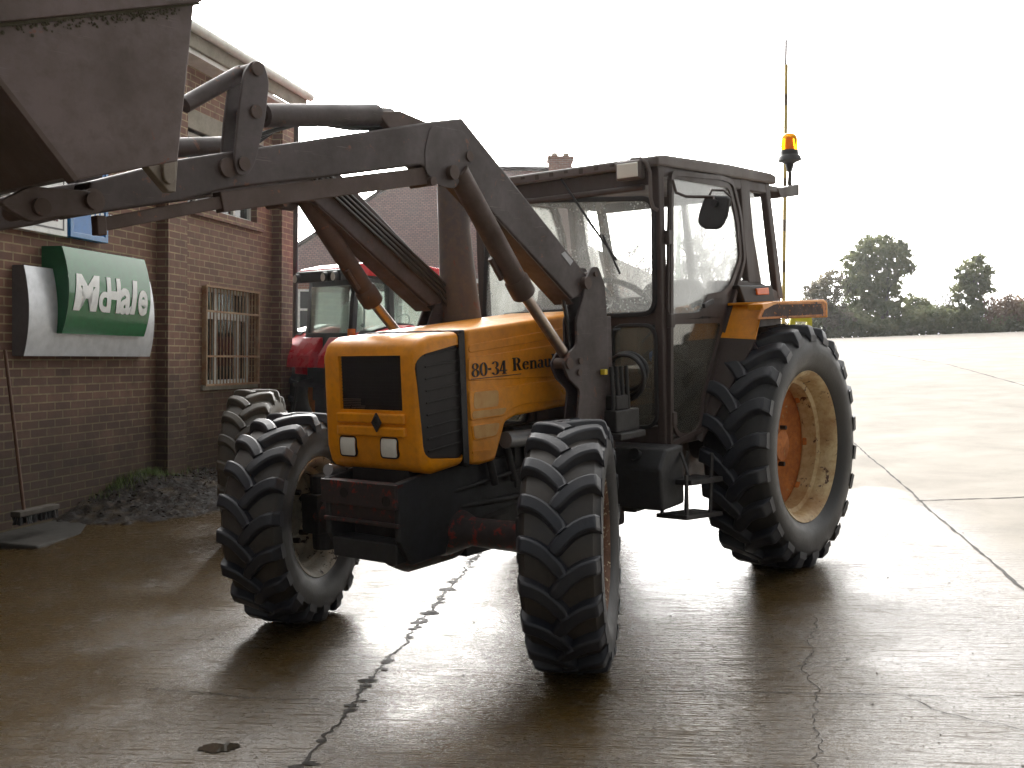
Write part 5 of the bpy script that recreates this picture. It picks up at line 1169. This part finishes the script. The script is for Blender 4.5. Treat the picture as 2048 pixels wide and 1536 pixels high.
# --- pole
pp = wpt(1569, 620, 13); pz = gz(pp.x, pp.y); tp = wpt(1570, 84, 13)
m, nt, b = newmat('striped_pole_paint'); v = objc(nt); w = N(nt, 'ShaderNodeTexWave', wave_type='BANDS', bands_direction='Z'); w.inputs['Scale'].default_value = .62; w.inputs['Distortion'].default_value = .5; nt.links.new(v, w.inputs['Vector'])
c = mix(nt, ramp(nt, w.outputs['Fac'], [(.80, 0), (.84, 1)]), (.55, .42, .14), (.16, .12, .08)); nt.links.new(c, b.inputs['Base Color']); b.inputs['Roughness'].default_value = .5
PO = empty('marker_pole', world=Matrix.Translation((pp.x, pp.y, 0))); tag(PO, 'tall thin weathered yellow pole with dark bands standing behind the orange tractor cab', 'pole')
MB().tube([(0, 0, pz - .1), (tp.x - pp.x, 0, tp.z - .3)], .022, 10).build('pole_shaft', m, PO, smooth=True)
MB().tube([(tp.x - pp.x - .006, 0, tp.z - .32), (tp.x - pp.x - .008, 0, tp.z)], .014, 8).build('pole_tip', M['cab'], PO)
yp = MB(); a = wpt(1597, 600, 9.6); yp.tube([(a.x - pp.x, -3.4, a.z), (a.x - pp.x - .04, -3.4, a.z - .3)], .02, 8); 
# yellow implement behind the rear wheel
YI = empty('mounted_implement', world=Matrix.Translation((0, 0, 0))); tag(YI, 'slim bright yellow frame of an implement peeping out above the rear wheel', 'implement')
f = MB(); b9 = wpt(1597, 640, 10.5); f.tube([wpt(1596, 602, 10.5), wpt(1596, 640, 10.5)], .022, 8); f.bar(wpt(1580, 638, 10.5), wpt(1622, 640, 10.5), .06, .04); g9 = gz(b9.x, b9.y)
for x_ in (1584, 1618): q = wpt(x_, 640, 10.5); f.bar(q, (q.x, q.y, g9), .05, .05)
f.build('implement_frame', plain('implement_yellow', (.75, .68, .03), .4), YI)
f = MB(); gp = wpt(1358, 420, 16.); gq = wpt(1357, 560, 16.); GP = empty('green_pole', world=Matrix.Translation((gp.x, gp.y, 0))); tag(GP, 'bright green upright pole seen through the cab door window', 'pole')
MB().tube([(0, 0, gz(gp.x, gp.y) - .1), (0, 0, gp.z)], .032, 10).build('pole_shaft', plain('green_pole_paint', (.05, .75, .16), .4), GP, smooth=True)

# ------------------------------------------------------------------ trees
def leafmat(name, c1, c2):
    m = bpy.data.materials.new(name); m.use_nodes = True; nt = m.node_tree; nt.nodes.clear(); v = objc(nt); out = N(nt, 'ShaderNodeOutputMaterial')
    n = noise(nt, v, 1.3, 4); n2 = noise(nt, v, 9, 3); c = mix(nt, ramp(nt, n, [(.35, 0), (.65, 1)]), c1, c2); c = mix(nt, math_(nt, 'MULTIPLY', n2, .6), c, tuple(q * .5 for q in c1))
    d = N(nt, 'ShaderNodeBsdfPrincipled'); nt.links.new(c, d.inputs['Base Color']); d.inputs['Roughness'].default_value = .7; d.inputs['Specular IOR Level'].default_value = .15
    t = N(nt, 'ShaderNodeBsdfTranslucent'); nt.links.new(c, t.inputs[0]); mx = N(nt, 'ShaderNodeMixShader'); mx.inputs[0].default_value = .62
    nt.links.new(d.outputs[0], mx.inputs[1]); nt.links.new(t.outputs[0], mx.inputs[2]); nt.links.new(mx.outputs[0], out.inputs[0]); return m
M['ivy'] = leafmat('ivy_leaves', (.15, .17, .085), (.24, .25, .13)); M['brush'] = leafmat('brush_leaves', (.16, .15, .10), (.26, .23, .16)); M['bark'] = paint('tree_bark', (.085, .07, .055), (.04, .04, .03), .6, 5, .9)
M['reed'] = leafmat('bare_hedge', (.16, .11, .08), (.24, .17, .12))
def branches(m, p, d, L, r, depth, rnd, spread=.55, tips=None, minr=.006):
    n = 3; pts = [p]; rr = [r]
    for k in range(n):
        d = (d + Vector((rnd.gauss(0, .16), rnd.gauss(0, .16), rnd.gauss(.03, .1)))).normalized(); pts.append(pts[-1] + d * L / n); rr.append(r * (1 - .4 * (k + 1) / n))
    m.tube(pts, rr, 5 if r > .04 else 3, False)
    if tips is not None and depth <= 2: tips += pts[1:]
    if depth == 0: return
    for k in range(rnd.choice((2, 3, 3))):
        a = rnd.random() * 6.28; t = rnd.choice((1, 2, 3)) if k else 3
        s_ = Vector((math.cos(a), math.sin(a), rnd.uniform(-.1, .5))) * spread
        branches(m, pts[t], (d + s_).normalized(), L * rnd.uniform(.62, .85), max(minr, rr[t] * .62), depth - 1, rnd, spread, tips, minr)
def cards(m, c, rad, n, sz, rnd, shell=.55):
    for k in range(n):
        v = Vector((rnd.gauss(0, 1), rnd.gauss(0, 1), rnd.gauss(0, 1))).normalized(); q = rnd.random() ** shell
        p = Vector(c) + Vector((v.x * rad[0], v.y * rad[1], v.z * rad[2])) * q
        a = Vector((rnd.gauss(0, 1), rnd.gauss(0, 1), rnd.gauss(0, 1))).normalized() * sz * rnd.uniform(.6, 1.3); b = a.cross(Vector((rnd.gauss(0, 1), rnd.gauss(0, 1), rnd.gauss(0, 1)))).normalized() * sz * .6
        m.add([p - a, p + b, p + a, p - b], [(0, 1, 2, 3)])
def tree(name, label, cat, px, D, topy, blobs, mat, seed, sz=.11, dens=1., bare=0, group=None, basey=None, spread=.55, trunkr=.16):
    rnd = random.Random(seed); o = wpt(px, 660, D); zb = gz(o.x, min(o.y, 60)) - .1; E_ = empty(name, world=Matrix.Translation((o.x, o.y, zb))); tag(E_, label, cat, group)
    k = D / F; top = wpt(px, topy, D).z - zb; tr = MB(); tips = []
    branches(tr, Vector((0, 0, -.3)), Vector((rnd.gauss(0, .05), 0, 1)), top * (.27 if bare > 6 else .33 if bare else .4), trunkr, bare if bare else 4, rnd, spread, tips, .012)
    tr.build('trunk', M['bark'], E_)
    if blobs:
        cr_ = MB()
        for bx, by, rx, ry, q in blobs:             # pixel centre, pixel radii, density
            c = wpt(bx, by, D) - Vector((o.x, o.y, zb)); n_c = max(6, int(rx * ry * .06))
            for i in range(n_c):                    # clusters of small cards inside each blob
                v = Vector((rnd.gauss(0, 1), rnd.gauss(0, 1), rnd.gauss(0, 1))).normalized() * rnd.random() ** .4
                cc = c + Vector((v.x * rx * k, v.y * rx * k, v.z * ry * k)); rr = rnd.uniform(5, 11) * k
                cards(cr_, cc, (rr, rr, rr * .8), int(38 * q * dens), sz, rnd, .6)
        cr_.build('crown', mat, E_)
    return E_
TG = 'trees along the far edge of the yard'
tree('ivy_tree', 'tallest bushy ivy-clad tree on the skyline, right of the marker pole', 'tree', 1760, 68, 474, [(1758, 505, 55, 34, 1), (1800, 530, 34, 28, .7), (1720, 530, 38, 36, .9), (1745, 575, 60, 50, 1.1), (1705, 590, 22, 50, .7), (1760, 630, 70, 34, 1.2), (1800, 500, 26, 18, .6)], M['ivy'], 31, group=TG)
tree('small_tree', 'thin brownish tree on the skyline just right of the orange fender', 'tree', 1650, 66, 545, [(1655, 565, 32, 26, .55), (1640, 600, 40, 34, .7), (1665, 635, 50, 28, 1.1), (1615, 620, 26, 20, .35)], M['brush'], 32, bare=6, group=TG)
tree('ivy_shrub', 'low rounded green shrub at the right foot of the tallest ivy-clad tree', 'shrub', 1826, 69, 600, [(1826, 615, 36, 26, 1), (1830, 645, 46, 20, 1.1)], M['ivy'], 33, group=TG)
tree('bare_tree', 'thin leafless tree between the rounded shrub and the narrow ivy-clad tree', 'tree', 1888, 70, 552, [(1888, 640, 30, 18, .8)], M['brush'], 34, bare=6, group=TG, spread=.4, trunkr=.09)
tree('narrow_tree', 'narrow ivy-clad tree on the skyline near the right edge, shorter than the tallest tree', 'tree', 1945, 66, 514, [(1950, 540, 32, 28, .8), (1932, 580, 30, 34, .85), (1962, 575, 26, 36, .7), (1940, 630, 40, 32, 1.1), (1975, 540, 16, 14, .4)], M['ivy'], 35, bare=6, group=TG, spread=.45)
tree('leafless_tree', 'small leafless tree at the extreme right edge above the brown hedge', 'tree', 2042, 72, 535, [(2040, 620, 26, 22, .4)], M['brush'], 36, bare=6, group=TG, spread=.45, trunkr=.08)
tree('bare_roadside_tree', 'tall leafless spreading tree behind the tractor cab, seen through its door window', 'tree', 1392, 30, 392, [], M['brush'], 37, bare=8, spread=.62, trunkr=.12)
tree('bare_hawthorn', 'smaller leafless tree seen through the right side of the cab windscreen', 'tree', 1292, 34, 440, [], M['brush'], 38, bare=7, spread=.6, trunkr=.10)
rnd = random.Random(40); hg = MB()
for px in range(1600, 2100, 5):
    for q in range(5):
        c = wpt(px + rnd.gauss(0, 4), 676 - (px > 1980) * 8 - rnd.random() * (44 + 14 * math.sin(px * .031)), 65 + rnd.random() * 4); cards(hg, c, (.55, .5, .55), 46, .12, rnd, .6)
tag(hg.build('hedge', M['ivy']), 'dark green continuous hedge along the far edge of the yard beneath the trees', 'hedge')
hg = MB()
for px in range(1975, 2120, 4):
    for q in range(4):
        c = wpt(px + rnd.gauss(0, 3), 636 - rnd.random() * 34 - max(0, px - 2000) * .12, 64 + rnd.random() * 3); cards(hg, c, (.35, .35, .6), 30, .09, rnd, .6)
tag(hg.build('brown_hedge', M['reed']), 'brown leafless twiggy hedge at the right edge of the skyline', 'hedge')
hg = MB()
for px in range(1180, 1620, 9):
    for q in range(2):
        c = wpt(px + rnd.gauss(0, 4), 625 + rnd.random() * 30, 60 + rnd.random() * 4); cards(hg, c, (.5, .5, .5), 26, .12, rnd, .6)
tag(hg.build('hedge', M['brush']), 'scrubby brown-green hedge mostly hidden behind the orange tractor cab', 'hedge')

# ------------------------------------------------------------------ haze box added for veiling glare round the sun
hm = bpy.data.materials.new('glare_haze'); hm.use_nodes = True; hn = hm.node_tree; hn.nodes.clear(); ho = N(hn, 'ShaderNodeOutputMaterial'); hv = N(hn, 'ShaderNodeVolumePrincipled')
hv.inputs['Color'].default_value = (.92, .94, .95, 1); hv.inputs['Density'].default_value = HAZE; hv.inputs['Anisotropy'].default_value = .72; hn.links.new(hv.outputs[0], ho.inputs['Volume'])
xs_ = [(MT @ Vector(q)).z for q in yg.v]
tag(MB().box((-1000, -60, min(xs_) - 1), (1000, 1300, max(max(xs_), 12) + .5)).build('haze', hm), 'thin pale haze added over the yard and far trees for veiling glare', 'haze', kind='stuff')
# ================================================================== LIGHT, SKY, CAMERA
SAZ, SEL = math.atan((455 - 1024) / F), R(17.5)
sd = Vector((math.sin(SAZ) * math.cos(SEL), math.cos(SAZ) * math.cos(SEL), math.sin(SEL)))
w = bpy.data.worlds.new('World'); scene.world = w; w.use_nodes = True; nt = w.node_tree; nt.nodes.clear()
out = N(nt, 'ShaderNodeOutputWorld'); bg = N(nt, 'ShaderNodeBackground'); sky = N(nt, 'ShaderNodeTexSky'); sky.sky_type = 'NISHITA'; sky.sun_disc = False
sky.sun_elevation = SEL; sky.sun_rotation = SAZ; sky.air_density = 1.5; sky.dust_density = 6; sky.ozone_density = 1
tc = N(nt, 'ShaderNodeTexCoord'); nrm = N(nt, 'ShaderNodeVectorMath', operation='NORMALIZE'); nt.links.new(tc.outputs['Generated'], nrm.inputs[0])
dt = N(nt, 'ShaderNodeVectorMath', operation='DOT_PRODUCT'); nt.links.new(nrm.outputs[0], dt.inputs[0]); dt.inputs[1].default_value = tuple(sd)
hz = N(nt, 'ShaderNodeHueSaturation'); hz.inputs['Saturation'].default_value = .25; nt.links.new(sky.outputs[0], hz.inputs['Color'])
# thin bright cloud: brightest round the sun, dull grey at our back
cl = ramp(nt, math_(nt, 'MULTIPLY_ADD', dt.outputs['Value'], .5, .5), [(0., .0040), (.45, .0082), (.68, .05), (.86, .12), (.93, .20), (.965, .48), (.985, .75), (1., 1.)])
sc_ = N(nt, 'ShaderNodeVectorMath', operation='SCALE'); nt.links.new(cl, sc_.inputs[0]); sc_.inputs['Scale'].default_value = SKYC
tint = mix(nt, 1., sc_.outputs[0], (1., .98, .955), 'MULTIPLY')
ad = N(nt, 'ShaderNodeVectorMath', operation='ADD'); nt.links.new(hz.outputs[0], ad.inputs[0]); nt.links.new(tint, ad.inputs[1])
nt.links.new(ad.outputs[0], bg.inputs['Color']); bg.inputs['Strength'].default_value = .08; nt.links.new(bg.outputs[0], out.inputs[0])
sl_ = bpy.data.lights.new('sun', 'SUN'); sl_.energy = 1.5; sl_.angle = R(10); sl_.color = (1, .95, .87); so = bpy.data.objects.new('sun', sl_); COL.objects.link(so)
so.rotation_euler = (-sd).to_track_quat('-Z', 'Y').to_euler()
cam = bpy.data.cameras.new('camera'); co = bpy.data.objects.new('camera', cam); COL.objects.link(co); scene.camera = co
cam.sensor_width = 36; cam.lens = 36 * F / 2048; cam.clip_end = 3000; cam.clip_start = .05
cx_, cy_, cz_ = cam2w(Vector((1, 0, 0))), cam2w(Vector((0, 0, 1))), -cam2w(Vector((0, 1, 0)))
mm_ = Matrix.Identity(4)
for j in range(3): mm_[j][0] = cx_[j]; mm_[j][1] = cy_[j]; mm_[j][2] = cz_[j]
mm_[2][3] = CAMZ; co.matrix_world = mm_
scene.view_settings.view_transform = 'Standard'; scene.view_settings.look = 'None'; scene.view_settings.exposure = EXPO; scene.view_settings.gamma = 1
scene.render.engine = 'CYCLES'
scene.cycles.transparent_max_bounces = 16; scene.cycles.max_bounces = 8
